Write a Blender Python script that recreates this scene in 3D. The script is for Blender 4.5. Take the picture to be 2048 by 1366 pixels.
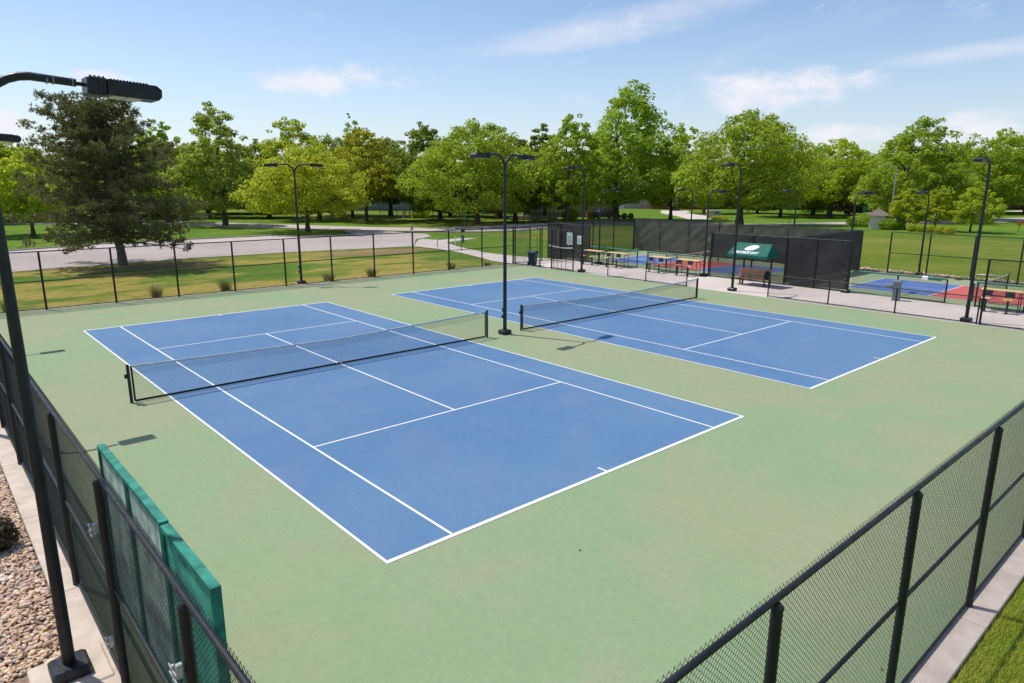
import bpy, math, random
import numpy as np
from mathutils import Vector, Matrix

scene = bpy.context.scene
for o in list(bpy.data.objects):
    bpy.data.objects.remove(o, do_unlink=True)
C = scene.collection
R = math.radians

# ------------------------------------------------------------------ camera
cam_data = bpy.data.cameras.new('camera')
cam = bpy.data.objects.new('camera', cam_data)
C.objects.link(cam)
yaw, pitch, roll = 0.7267061, -0.2264845, 0.0036126
fwd = Vector((math.sin(yaw) * math.cos(pitch), math.cos(yaw) * math.cos(pitch), math.sin(pitch)))
rt = Vector((math.cos(yaw), -math.sin(yaw), 0))
up = rt.cross(fwd)
rt2 = rt * math.cos(roll) + up * math.sin(roll)
up2 = -rt * math.sin(roll) + up * math.cos(roll)
cam.matrix_world = Matrix(((rt2.x, up2.x, -fwd.x, -10.605), (rt2.y, up2.y, -fwd.y, -20.665), (rt2.z, up2.z, -fwd.z, 6.0), (0, 0, 0, 1)))
cam_data.lens = 24.041
cam_data.sensor_width = 36
cam_data.clip_start = 0.05
cam_data.clip_end = 5000
scene.camera = cam
scene.render.resolution_x, scene.render.resolution_y = 1024, 683

# ------------------------------------------------------------------ sky, sun, exposure
SUN_DIR = Vector((-1.37, 3.24, 6.9)).normalized()
world = bpy.data.worlds.new('World')
scene.world = world
world.use_nodes = True
wt = world.node_tree
wt.nodes.clear()


def wn(t, **kw):
    n = wt.nodes.new(t)
    for k, v in kw.items():
        setattr(n, k, v)
    return n


def wmath(op, a, b=None, clamp=False):
    n = wn('ShaderNodeMath', operation=op, use_clamp=clamp)
    for i, v in enumerate((a, b)):
        if v is None:
            continue
        if isinstance(v, (int, float)):
            n.inputs[i].default_value = v
        else:
            wt.links.new(v, n.inputs[i])
    return n.outputs[0]


def wramp(v, a, b):
    n = wn('ShaderNodeMapRange', interpolation_type='SMOOTHSTEP')
    wt.links.new(v, n.inputs['Value'])
    n.inputs['From Min'].default_value = a
    n.inputs['From Max'].default_value = b
    return n.outputs[0]


sky = wn('ShaderNodeTexSky', sky_type='NISHITA', sun_disc=False)
sky.sun_elevation = math.asin(SUN_DIR.z)
sky.sun_rotation = math.atan2(SUN_DIR.x, SUN_DIR.y)
sky.altitude = 300
sky.air_density = 1.0
sky.dust_density = 0.9
sky.ozone_density = 3.5
tc = wn('ShaderNodeTexCoord')
sep = wn('ShaderNodeSeparateXYZ')
wt.links.new(tc.outputs['Generated'], sep.inputs[0])
dz = sep.outputs['Z']


def wnoise(scale, offs, sc, detail=7, rough=.55, dist=.0, rotz=0):
    m = wn('ShaderNodeMapping')
    wt.links.new(tc.outputs['Generated'], m.inputs[0])
    m.inputs['Location'].default_value = offs
    m.inputs['Rotation'].default_value = (0, 0, rotz)
    m.inputs['Scale'].default_value = sc
    n = wn('ShaderNodeTexNoise')
    n.inputs['Scale'].default_value = scale
    n.inputs['Detail'].default_value = detail
    n.inputs['Roughness'].default_value = rough
    n.inputs['Distortion'].default_value = dist
    wt.links.new(m.outputs[0], n.inputs['Vector'])
    return n.outputs['Fac']


# fair-weather cumulus low over the horizon all round, thin streaks of cirrus above
az = wmath('ARCTAN2', sep.outputs['X'], sep.outputs['Y'])
el = wmath('ARCSINE', dz)


def blob(a0, e0, wa, we, tilt=0.):
    """1 in the middle of a cloud bank at azimuth a0, elevation e0, falling to 0 at its rim"""
    da = wmath('DIVIDE', wmath('SUBTRACT', az, a0), wa)
    de = wmath('SUBTRACT', el, e0)
    if tilt:
        de = wmath('SUBTRACT', de, wmath('MULTIPLY', wmath('SUBTRACT', az, a0), tilt))
    de = wmath('DIVIDE', de, we)
    r2 = wmath('ADD', wmath('MULTIPLY', da, da), wmath('MULTIPLY', de, de))
    return wmath('SUBTRACT', 1.0, r2, True)


def total(lst):
    o = lst[0]
    for v in lst[1:]:
        o = wmath('MAXIMUM', o, v)
    return o


banks = total([blob(.48, .136, .17, .032), blob(1.06, .120, .19, .040), blob(1.17, .063, .075, .026), blob(.20, .121, .055, .016), blob(.10, .066, .05, .020),
               blob(1.30, .069, .08, .030), blob(-.5, .13, .16, .03), blob(-1.3, .11, .2, .04), blob(1.9, .12, .2, .035), blob(2.7, .14, .25, .04), blob(-2.2, .12, .2, .03)])
cum = wnoise(8.5, (3.1, 1.7, .35), (1, 1, 2.0), 10, .62)
cum = wramp(wmath('ADD', cum, wmath('MULTIPLY', banks, .32)), .61, .88)
cum = wmath('MULTIPLY', wmath('MULTIPLY', cum, wramp(dz, .02, .06)), .85)
streaks = total([blob(.86, .203, .26, .026, .134), blob(1.32, .150, .16, .014, .05), blob(.1, .24, .3, .02, .05), blob(2.2, .4, .6, .05, .1), blob(-1.0, .35, .7, .06, -.1), blob(3.0, .3, .5, .05)])
cir = wnoise(1.6, (.6, 4.2, 1.0), (1.0, 1.6, 5.0), 7, .62, .5, .5)
cir = wramp(wmath('ADD', cir, wmath('MULTIPLY', streaks, .30)), .50, .95)
cir = wmath('MULTIPLY', wmath('MULTIPLY', cir, wramp(dz, .08, .16)), .55)
haze = wmath('MULTIPLY', wramp(dz, .26, .0), .30)
cloud = wmath('ADD', wmath('ADD', cum, cir, True), haze, True)
mixc = wn('ShaderNodeMix', data_type='RGBA')
wt.links.new(cloud, mixc.inputs['Factor'])
wt.links.new(sky.outputs[0], mixc.inputs[6])
mixc.inputs[7].default_value = (6.0, 6.0, 6.45, 1)
bg = wn('ShaderNodeBackground')
bg.inputs['Strength'].default_value = 0.15
wt.links.new(mixc.outputs[2], bg.inputs[0])
out = wn('ShaderNodeOutputWorld')
wt.links.new(bg.outputs[0], out.inputs[0])

sun_data = bpy.data.lights.new('sun', 'SUN')
sun_data.energy = 4.0
sun_data.angle = R(0.53)
sun_data.color = (1.0, 0.955, 0.89)
sun = bpy.data.objects.new('sun', sun_data)
sun.rotation_euler = SUN_DIR.to_track_quat('Z', 'Y').to_euler()
C.objects.link(sun)

vs = scene.view_settings
vs.view_transform = 'Standard'
vs.look = 'None'
vs.exposure = 0.0
vs.gamma = 1.0
vs.use_curve_mapping = False

# ------------------------------------------------------------------ material helpers
MATS = {}


class NT:
    def __init__(self, name):
        self.m = bpy.data.materials.new(name)
        self.m.use_nodes = True
        self.t = self.m.node_tree
        self.b = self.t.nodes['Principled BSDF']
        self.out = self.t.nodes['Material Output']
        self.coord = None

    def n(self, t, **kw):
        n = self.t.nodes.new(t)
        for k, v in kw.items():
            setattr(n, k, v)
        return n

    def l(self, a, b):
        self.t.links.new(a, b)

    def put(self, sock, v):
        if isinstance(v, (int, float)):
            sock.default_value = v
        elif isinstance(v, (tuple, list)):
            sock.default_value = tuple(v) + ((1,) if len(v) == 3 and sock.type == 'RGBA' else ())
        else:
            self.l(v, sock)

    def pos(self):
        if self.coord is None:
            self.coord = self.n('ShaderNodeNewGeometry').outputs['Position']
        return self.coord

    def obj(self):
        return self.n('ShaderNodeTexCoord').outputs['Object']

    def noise(self, scale, detail=4, rough=.55, stretch=None, vec=None, dist=0., off=(0, 0, 0)):
        v = vec or self.pos()
        m = self.n('ShaderNodeMapping')
        self.l(v, m.inputs[0])
        m.inputs['Location'].default_value = off
        if stretch:
            m.inputs['Scale'].default_value = stretch
        n = self.n('ShaderNodeTexNoise')
        n.inputs['Scale'].default_value = scale
        n.inputs['Detail'].default_value = detail
        n.inputs['Roughness'].default_value = rough
        n.inputs['Distortion'].default_value = dist
        self.l(m.outputs[0], n.inputs['Vector'])
        return n.outputs['Fac']

    def ramp(self, v, a, b, lo=0., hi=1.):
        n = self.n('ShaderNodeMapRange', interpolation_type='SMOOTHSTEP')
        self.l(v, n.inputs['Value'])
        n.inputs['From Min'].default_value = a
        n.inputs['From Max'].default_value = b
        n.inputs['To Min'].default_value = lo
        n.inputs['To Max'].default_value = hi
        return n.outputs[0]

    def mix(self, f, a, b, mode='MIX'):
        n = self.n('ShaderNodeMix', data_type='RGBA', blend_type=mode)
        self.put(n.inputs['Factor'], f)
        self.put(n.inputs[6], a)
        self.put(n.inputs[7], b)
        return n.outputs[2]

    def math(self, op, a, b=None, clamp=False):
        n = self.n('ShaderNodeMath', operation=op, use_clamp=clamp)
        self.put(n.inputs[0], a)
        if b is not None:
            self.put(n.inputs[1], b)
        return n.outputs[0]

    def bump(self, h, strength=.3, dist=.01):
        n = self.n('ShaderNodeBump')
        n.inputs['Strength'].default_value = strength
        n.inputs['Distance'].default_value = dist
        self.l(h, n.inputs['Height'])
        self.l(n.outputs[0], self.b.inputs['Normal'])

    def done(self, key, col=None, rough=None, spec=None, metal=None):
        if col is not None:
            self.put(self.b.inputs['Base Color'], col)
        if rough is not None:
            self.put(self.b.inputs['Roughness'], rough)
        if spec is not None:
            self.b.inputs['Specular IOR Level'].default_value = spec
        if metal is not None:
            self.b.inputs['Metallic'].default_value = metal
        MATS[key] = self.m
        return self.m


def simple(key, col, rough=.6, var=.15, scale=6., bump=.0, bscale=40., spec=.4, metal=0., local=True):
    """plain painted/cast surface: a colour with uneven wear and a little relief"""
    k = NT(key)
    v = k.obj() if local else k.pos()
    f = k.noise(scale, 5, .6, vec=v)
    a = tuple(c * (1 - var) for c in col)
    b = tuple(min(1, c * (1 + var)) for c in col)
    c = k.mix(k.ramp(f, .3, .7), a, b)
    r = k.ramp(k.noise(scale * 2.3, 3, vec=v), .3, .7, max(.05, rough - .1), min(1, rough + .1))
    if bump:
        k.bump(k.noise(bscale, 3, vec=v), bump, .005)
    return k.done(key, c, r, spec, metal)


simple('black_paint', (.018, .020, .023), .42, .3, 5)
simple('black_steel', (.014, .015, .017), .45, .35, 3)
simple('vinyl_wire', (.013, .015, .014), .5, .2, 4)
simple('net_cord', (.012, .013, .014), .8, .2, 4)
simple('head_band', (.60, .61, .62), .8, .15, 8)
simple('white_strap', (.66, .66, .64), .7, .1, 8)
simple('galvanised', (.55, .56, .58), .4, .25, 20, metal=.6)
simple('scuffed', (.30, .30, .32), .5, .4, 30)
simple('lens', (.62, .62, .48), .25, .1, 30, spec=.6)
simple('bin_blue', (.012, .035, .10), .45, .2, 4)
simple('rubber', (.015, .015, .016), .8, .2, 10)
simple('yellow_top', (.70, .50, .19), .5, .12, 6)
simple('orange_seat', (.55, .20, .06), .5, .12, 6)
simple('cream_seat', (.62, .50, .34), .5, .12, 6)
simple('lime_seat', (.52, .48, .07), .5, .12, 6)
simple('navy_back', (.018, .022, .05), .5, .2, 6)
simple('green_pad', (.03, .16, .11), .5, .2, 5)
simple('awning', (.002, .115, .075), .75, .12, 3, .1, 60)
simple('print_white', (.80, .80, .79), .7, .03, 6)
simple('print_grey', (.30, .36, .38), .7, .03, 6)
simple('bench_wood', (.50, .235, .125), .6, .18, 9, .2, 60)
simple('cast_iron', (.02, .02, .022), .5, .2, 6)
simple('bag_cloth', (.015, .015, .02), .85, .2, 8)
simple('fountain_grey', (.16, .20, .20), .5, .12, 6)
simple('poster', (.52, .66, .62), .5, .06, 5)
simple('poster_ink', (.20, .30, .30), .5, .06, 5)
simple('post_white', (.70, .69, .64), .6, .1, 8)
simple('sign_grey', (.45, .46, .47), .4, .1, 6, metal=.3)
simple('sign_orange', (.70, .22, .02), .5, .05, 6)
simple('sign_teal', (.02, .30, .26), .5, .1, 6)
simple('sign_blue', (.02, .10, .25), .5, .1, 6)
simple('sign_red', (.45, .05, .04), .5, .1, 6)
simple('steel_pole', (.42, .43, .44), .4, .1, 4, metal=.5)
simple('wall_grey', (.27, .27, .27), .8, .1, 1.5)
simple('wall_beige', (.46, .40, .31), .8, .1, 1.5)
simple('wall_stone', (.34, .31, .28), .9, .25, 3, .3, 12)
simple('wall_red', (.34, .045, .04), .8, .12, 2)
simple('wall_pink', (.52, .42, .36), .8, .1, 1)
simple('trim_white', (.74, .74, .72), .6, .06, 3)
simple('roof_grey', (.10, .095, .09), .9, .25, 3, .3, 12)
simple('roof_brown', (.20, .155, .115), .9, .25, 4, .4, 14)
simple('stucco', (.66, .58, .49), .85, .1, 3, .15, 30)
simple('car_paint', (.012, .014, .018), .22, .1, 3, spec=.6)
simple('car_glass', (.02, .025, .03), .08, .1, 3, spec=.8)
simple('wheel_grey', (.25, .25, .26), .35, .2, 6, metal=.5)
simple('wood_orange', (.36, .18, .05), .8, .2, 4)
simple('metal_rust', (.30, .17, .10), .8, .3, 12)
simple('glass_pane', (.05, .06, .07), .1, .1, 3, spec=.7)
simple('bark', (.085, .068, .052), .95, .35, 5, .6, 18)
simple('pine_bark', (.135, .115, .098), .95, .35, 6, .6, 18)
simple('concrete_pad', (.58, .48, .39), .85, .14, 2.2, .15, 60)
simple('flower_yellow', (.60, .50, .05), .8, .2, 8)
simple('kerb_stone', (.42, .37, .33), .9, .2, 2, .2, 30, local=False)
simple('plywood_green', (.40, .55, .48), .75, .4, 3.2, .1, 20)
simple('plywood_vivid', (.05, .36, .25), .7, .4, 3.2, .1, 20)
simple('board_green', (.018, .22, .15), .65, .4, 5, .1, 20)

# chalked acrylic court coat: sun-bleached and scuffed unevenly
def court_coat(key, base, worn, faded, seed):
    k = NT(key)
    big = k.noise(.16, 5, .55, off=(seed, seed * 2, 0), dist=.4)
    mid = k.noise(.55, 6, .62, off=(seed * 3, 1, 0))
    fine = k.noise(26, 3, .6)
    brush = k.noise(3.0, 4, .6, stretch=(1, .35, 1))
    c = k.mix(k.ramp(big, .40, .60), base, worn)
    c = k.mix(k.math('MULTIPLY', k.ramp(mid, .46, .66), .6), c, faded)
    c = k.mix(k.math('MULTIPLY', k.ramp(brush, .35, .75), .22), c, tuple(x * .84 for x in base))
    c = k.mix(.17, c, k.mix(k.ramp(k.math('MULTIPLY', k.math('ADD', fine, k.noise(7, 5, .7)), .5), .3, .7), (.25, .25, .25), (.75, .75, .75)), 'OVERLAY')
    spot = k.ramp(k.noise(1.7, 2, .5, off=(4, seed, 0)), .74, .80)
    c = k.mix(k.math('MULTIPLY', spot, .22), c, tuple(x * .55 for x in base))
    k.bump(k.noise(140, 2), .25, .002)
    k.done(key, c, k.ramp(mid, .3, .7, .72, .86), .25)


court_coat('court_green', (.243, .333, .176), (.293, .326, .182), (.318, .326, .198), 1.3)
court_coat('court_blue', (.090, .188, .335), (.110, .213, .352), (.140, .215, .355), 4.1)
court_coat('pickle_blue', (.085, .165, .40), (.11, .19, .40), (.16, .22, .40), 6.7)
court_coat('pickle_red', (.50, .085, .075), (.52, .11, .09), (.54, .15, .12), 2.2)

k = NT('line_paint')
wear = k.ramp(k.noise(7, 5, .65), .50, .72)
k.done('line_paint', k.mix(k.math('MULTIPLY', wear, .5), (.80, .80, .78), (.50, .56, .58)), .7, .3)

k = NT('concrete')
c = k.mix(k.ramp(k.noise(.35, 5, .6), .3, .7), (.56, .475, .42), (.64, .555, .50))
c = k.mix(k.math('MULTIPLY', k.ramp(k.noise(2.4, 5, .65), .5, .8), .4), c, (.46, .39, .345))
c = k.mix(.1, c, k.mix(k.noise(60, 2), (.2, .2, .2), (.8, .8, .8)), 'OVERLAY')
k.bump(k.noise(90, 3), .25, .003)
k.done('concrete', c, .85, .25)

k = NT('asphalt')
c = k.mix(k.ramp(k.noise(.12, 5, .6), .3, .7), (.45, .375, .34), (.54, .46, .42))
c = k.mix(k.math('MULTIPLY', k.ramp(k.noise(.9, 5, .65, stretch=(.4, 1, 1)), .5, .8), .4), c, (.35, .30, .28))
c = k.mix(.22, c, k.mix(k.noise(12, 3), (.2, .2, .2), (.8, .8, .8)), 'OVERLAY')
k.done('asphalt', c, .9, .2)

# lawn: blades too fine to build at this distance; thin and straw-coloured beside the courts
k = NT('lawn')
sp = k.n('ShaderNodeSeparateXYZ')
k.l(k.pos(), sp.inputs[0])
X, Y = sp.outputs['X'], sp.outputs['Y']
n1 = k.noise(.10, 5, .6)
n2 = k.noise(.55, 6, .65)
n3 = k.noise(5, 4, .7)
c = k.mix(k.ramp(n1, .38, .64), (.095, .185, .012), (.16, .265, .018))
c = k.mix(k.math('MULTIPLY', k.ramp(n2, .45, .70), .6), c, (.25, .28, .034))
n4 = k.noise(1.6, 5, .7, off=(9, 2, 0))
c = k.mix(k.math('MULTIPLY', k.ramp(n4, .42, .62), .45), c, (.060, .125, .010))
c = k.mix(k.math('MULTIPLY', k.ramp(n3, .35, .65), .5), c, (.055, .11, .010))
strip = k.math('MULTIPLY', k.ramp(Y, 17, 20), k.ramp(Y, 40, 34))
strip = k.math('MULTIPLY', strip, k.ramp(X, 26, 20))
edge = k.ramp(k.math('ABSOLUTE', k.math('SUBTRACT', Y, 20.2)), 2.6, .3)
edge2 = k.ramp(k.math('ABSOLUTE', k.math('SUBTRACT', Y, 36.6)), 3.2, .4)
dryn = k.noise(.22, 5, .6, stretch=(.55, 1.2, 1), off=(2.2, .4, 0))
dry = k.math('ADD', k.ramp(dryn, .44, .57), k.math('MULTIPLY', k.math('MAXIMUM', edge, edge2), k.ramp(k.noise(.5, 4, .6, off=(7, 3, 0)), .35, .6)))
dry = k.math('MULTIPLY', dry, strip, True)
c = k.mix(k.math('MULTIPLY', dry, k.ramp(n4, .3, .6, .45, .95)), c, k.mix(k.ramp(n3, .3, .7), (.46, .34, .07), (.33, .25, .07)))
# bare earth: under the pine and worn beside the drive
def bare(cx, cy, rx, ry):
    dx = k.math('DIVIDE', k.math('SUBTRACT', X, cx), rx)
    dy = k.math('DIVIDE', k.math('SUBTRACT', Y, cy), ry)
    d = k.math('SQRT', k.math('ADD', k.math('MULTIPLY', dx, dx), k.math('MULTIPLY', dy, dy)))
    d = k.math('ADD', d, k.math('MULTIPLY', k.math('SUBTRACT', k.noise(.8, 4), .5), 1.1))
    return k.ramp(d, 1.05, .55)
soil = k.math('MAXIMUM', bare(3.2, 34.9, 5.6, 1.9), bare(21.5, 33.8, 6.4, 2.8), True)
c = k.mix(k.math('MULTIPLY', soil, .8), c, k.mix(k.ramp(n3, .3, .7), (.36, .225, .125), (.27, .17, .085)))
bank = k.math('MULTIPLY', k.ramp(X, 41, 45), k.ramp(X, 72, 56))
c = k.mix(k.math('MULTIPLY', bank, .6), c, k.mix(k.ramp(k.noise(.35, 5, .65, stretch=(1, .35, 1)), .35, .7), (.13, .19, .016), (.28, .25, .05)))
k.bump(k.noise(9, 4, .7), .7, .06)
k.done('lawn', c, .95, .15)

def leafmat(key, cols, trans=.45, rough=.55):
    k = NT(key)
    rnd = k.n('ShaderNodeNewGeometry').outputs['Random Per Island']
    info = k.n('ShaderNodeObjectInfo')
    cr = k.n('ShaderNodeValToRGB')
    cr.color_ramp.elements[0].color = cols[0] + (1,)
    cr.color_ramp.elements[1].color = cols[2] + (1,)
    e = cr.color_ramp.elements.new(.5)
    e.color = cols[1] + (1,)
    k.l(rnd, cr.inputs[0])
    patch = k.ramp(k.noise(.45, 3, .55), .4, .68)
    c = k.mix(k.math('MULTIPLY', patch, .5), cr.outputs[0], cols[2])
    hsv = k.n('ShaderNodeHueSaturation')
    k.l(c, hsv.inputs['Color'])
    k.l(k.ramp(info.outputs['Random'], 0, 1, .488, .512), hsv.inputs['Hue'])
    k.l(k.ramp(info.outputs['Random'], 0, 1, .9, 1.12), hsv.inputs['Value'])
    c = hsv.outputs[0]
    k.put(k.b.inputs['Base Color'], c)
    k.b.inputs['Roughness'].default_value = rough
    k.b.inputs['Specular IOR Level'].default_value = .3
    tr = k.n('ShaderNodeBsdfTranslucent')
    k.l(k.mix(.5, c, (.62, .70, .05)), tr.inputs[0])
    ms = k.n('ShaderNodeMixShader')
    ms.inputs[0].default_value = trans
    k.l(k.b.outputs[0], ms.inputs[1])
    k.l(tr.outputs[0], ms.inputs[2])
    k.l(ms.outputs[0], k.out.inputs[0])
    MATS[key] = k.m


leafmat('leaf_mid', ((0.122, 0.235, 0.018), (0.225, 0.347, 0.025), (0.357, 0.461, 0.036)), 0.58)
leafmat('leaf_yellow', ((0.216, 0.307, 0.014), (0.375, 0.454, 0.022), (0.542, 0.551, 0.039)), 0.60)
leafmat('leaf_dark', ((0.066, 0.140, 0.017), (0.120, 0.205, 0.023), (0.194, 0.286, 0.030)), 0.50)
leafmat('leaf_grey', ((0.130, 0.221, 0.043), (0.213, 0.319, 0.050), (0.325, 0.416, 0.068)), 0.58)
leafmat('leaf_gold', ((0.222, 0.290, 0.015), (0.396, 0.420, 0.024), (0.570, 0.478, 0.040)), 0.60)
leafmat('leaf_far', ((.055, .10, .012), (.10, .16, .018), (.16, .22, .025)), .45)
leafmat('needle', ((0.069, 0.086, 0.034), (0.120, 0.127, 0.050), (0.213, 0.183, 0.073)), .15)
leafmat('needle_brown', ((.10, .075, .045), (.13, .10, .06), (.16, .13, .08)), .1)
leafmat('grass_blade', ((.32, .36, .02), (.58, .54, .05), (.80, .66, .19)), .5)
leafmat('dry_twig', ((.05, .042, .02), (.09, .075, .035), (.15, .12, .06)), .1)
leafmat('dry_blade', ((.16, .12, .06), (.26, .20, .09), (.34, .28, .13)), .25)
leafmat('sage_blade', ((.09, .12, .04), (.16, .18, .06), (.24, .24, .09)), .25)

k = NT('river_stone')
rnd = k.n('ShaderNodeNewGeometry').outputs['Random Per Island']
cr = k.n('ShaderNodeValToRGB')
els = cr.color_ramp.elements
els[0].color = (.30, .22, .18, 1)
els[1].color = (.80, .66, .53, 1)
for p, cc in ((.2, (.66, .42, .25)), (.38, (.74, .53, .33)), (.55, (.70, .45, .34)), (.7, (.40, .36, .35)), (.85, (.80, .60, .40))):
    e = els.new(p)
    e.color = cc + (1,)
k.l(rnd, cr.inputs[0])
c = k.mix(k.math('MULTIPLY', k.ramp(k.noise(30, 4), .4, .7), .3), cr.outputs[0], (.30, .22, .16))
k.done('river_stone', c, .75, .3)

k = NT('gravel_bed')
k.done('gravel_bed', k.mix(k.ramp(k.noise(30, 4, .7), .35, .65), (.16, .11, .08), (.34, .25, .18)), .95, .1)

# wind screen: open-weave shade cloth, lets part of the light through
def screencloth(key, col, see):
    k = NT(key)
    f = k.noise(.8, 4, .6)
    c = k.mix(k.ramp(f, .3, .7), tuple(x * .8 for x in col), tuple(x * 1.2 for x in col))
    k.put(k.b.inputs['Base Color'], c)
    k.b.inputs['Roughness'].default_value = .85
    k.b.inputs['Specular IOR Level'].default_value = .2
    tl = k.n('ShaderNodeBsdfTranslucent')
    k.l(c, tl.inputs[0])
    m1 = k.n('ShaderNodeMixShader')
    m1.inputs[0].default_value = .3
    k.l(k.b.outputs[0], m1.inputs[1])
    k.l(tl.outputs[0], m1.inputs[2])
    tp = k.n('ShaderNodeBsdfTransparent')
    m2 = k.n('ShaderNodeMixShader')
    m2.inputs[0].default_value = see
    k.l(m1.outputs[0], m2.inputs[1])
    k.l(tp.outputs[0], m2.inputs[2])
    k.l(m2.outputs[0], k.out.inputs[0])
    MATS[key] = k.m


screencloth('screen_dark', (.115, .108, .098), .06)
screencloth('screen_black', (.056, .054, .054), .09)
screencloth('screen_thin', (.030, .036, .034), .42)

# ------------------------------------------------------------------ mesh helpers
def tag(o, label=None, cat=None, group=None, kind=None):
    if label:
        o['label'] = label
    if cat:
        o['category'] = cat
    if group:
        o['group'] = group
    if kind:
        o['kind'] = kind
    return o


def link(name, me, mat=None, parent=None, loc=None):
    o = bpy.data.objects.new(name, me)
    C.objects.link(o)
    if me is not None and mat is not None and len(me.materials) == 0:
        me.materials.append(MATS[mat] if isinstance(mat, str) else mat)
    if parent is not None:
        o.parent = parent
    if loc is not None:
        o.location = loc
    return o


def thing(name, label, cat, loc=(0, 0, 0), rz=0., group=None):
    o = bpy.data.objects.new(name, None)
    o.empty_display_size = .2
    C.objects.link(o)
    o.location = loc
    o.rotation_euler = (0, 0, rz)
    return tag(o, label, cat, group)


def nmesh(name, V, F, smooth=False):
    """mesh from numpy arrays, all faces with the same number of corners"""
    V = np.ascontiguousarray(V, np.float32)
    F = np.ascontiguousarray(F, np.int32)
    me = bpy.data.meshes.new(name)
    n, kk = F.shape
    me.vertices.add(len(V))
    me.vertices.foreach_set('co', V.ravel())
    me.loops.add(n * kk)
    me.loops.foreach_set('vertex_index', F.ravel())
    me.polygons.add(n)
    me.polygons.foreach_set('loop_start', np.arange(0, n * kk, kk, dtype=np.int32))
    if smooth:
        me.polygons.foreach_set('use_smooth', np.ones(n, bool))
    me.update(calc_edges=True)
    me.validate()
    return me


class MB:
    def __init__(self):
        self.v, self.f = [], []

    def add(self, vs, fs):
        b = len(self.v)
        self.v += [tuple(v) for v in vs]
        self.f += [tuple(b + i for i in f) for f in fs]
        return self

    def box(self, c, s, rz=0., ch=0.):
        hx, hy, hz = s[0] / 2, s[1] / 2, s[2] / 2
        ca, sa = math.cos(rz), math.sin(rz)
        if ch <= 0:
            pts = [(x, y, z) for z in (-hz, hz) for x, y in ((-hx, -hy), (hx, -hy), (hx, hy), (-hx, hy))]
            fs = [(3, 2, 1, 0), (4, 5, 6, 7), (0, 1, 5, 4), (1, 2, 6, 5), (2, 3, 7, 6), (3, 0, 4, 7)]
        else:
            pts = []
            for z, i in ((-hz, ch), (-hz + ch, 0), (hz - ch, 0), (hz, ch)):
                a, b = hx - i, hy - i
                cc = ch if i == 0 else ch * .6
                pts += [(x, y, z) for x, y in ((-a + cc, -b), (a - cc, -b), (a, -b + cc), (a, b - cc), (a - cc, b), (-a + cc, b), (-a, b - cc), (-a, -b + cc))]
            fs = [tuple(range(7, -1, -1)), tuple(range(24, 32))]
            for r in range(3):
                for i in range(8):
                    j = (i + 1) % 8
                    fs.append((r * 8 + i, r * 8 + j, r * 8 + 8 + j, r * 8 + 8 + i))
        return self.add([(c[0] + x * ca - y * sa, c[1] + x * sa + y * ca, c[2] + z) for x, y, z in pts], fs)

    def tube(self, pts, rad, n=8, cap=True):
        pts = [Vector(p) for p in pts]
        rads = rad if isinstance(rad, (list, tuple)) else [rad] * len(pts)
        vs, fs = [], []
        a = None
        for i, p in enumerate(pts):
            d = (pts[min(i + 1, len(pts) - 1)] - pts[max(i - 1, 0)]).normalized()
            if a is None:
                ref = Vector((0, 0, 1)) if abs(d.z) < .9 else Vector((1, 0, 0))
                a = d.cross(ref).normalized()
            else:
                a = (a - d * a.dot(d)).normalized()
            b = d.cross(a).normalized()
            for j in range(n):
                t = 2 * math.pi * j / n
                vs.append(p + (a * math.cos(t) + b * math.sin(t)) * rads[i])
        for i in range(len(pts) - 1):
            for j in range(n):
                k2 = (j + 1) % n
                fs.append((i * n + j, i * n + k2, i * n + n + k2, i * n + n + j))
        if cap:
            fs.append(tuple(range(n - 1, -1, -1)))
            fs.append(tuple((len(pts) - 1) * n + j for j in range(n)))
        return self.add(vs, fs)

    def lathe(self, prof, c=(0, 0, 0), n=16):
        vs = [(c[0] + r * math.cos(2 * math.pi * j / n), c[1] + r * math.sin(2 * math.pi * j / n), c[2] + z) for r, z in prof for j in range(n)]
        fs = [(i * n + j, i * n + (j + 1) % n, i * n + n + (j + 1) % n, i * n + n + j) for i in range(len(prof) - 1) for j in range(n)]
        fs += [tuple(range(n - 1, -1, -1)), tuple((len(prof) - 1) * n + j for j in range(n))]
        return self.add(vs, fs)

    def prism(self, poly, z0, z1, axis='z'):
        n = len(poly)
        if axis == 'z':
            vs = [(x, y, z0) for x, y in poly] + [(x, y, z1) for x, y in poly]
        elif axis == 'y':
            vs = [(x, z0, y) for x, y in poly] + [(x, z1, y) for x, y in poly]
        else:
            vs = [(z0, x, y) for x, y in poly] + [(z1, x, y) for x, y in poly]
        fs = [tuple(range(n - 1, -1, -1)), tuple(range(n, 2 * n))] + [(i, (i + 1) % n, n + (i + 1) % n, n + i) for i in range(n)]
        return self.add(vs, fs)

    def mesh(self, name, smooth=False, angle=None):
        me = bpy.data.meshes.new(name)
        me.from_pydata(self.v, [], self.f)
        if smooth:
            me.polygons.foreach_set('use_smooth', [True] * len(me.polygons))
            try:
                me.set_sharp_from_angle(angle=R(angle or 40))
            except Exception:
                pass
        me.update()
        return me

    def build(self, name, mat, parent=None, smooth=False, loc=None, angle=None):
        return link(name, self.mesh(name, smooth, angle), mat, parent, loc)


def copy_tree(o, parent=None):
    c = o.copy()
    C.objects.link(c)
    c.parent = parent
    for ch in list(o.children):
        copy_tree(ch, c)
    return c


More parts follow.
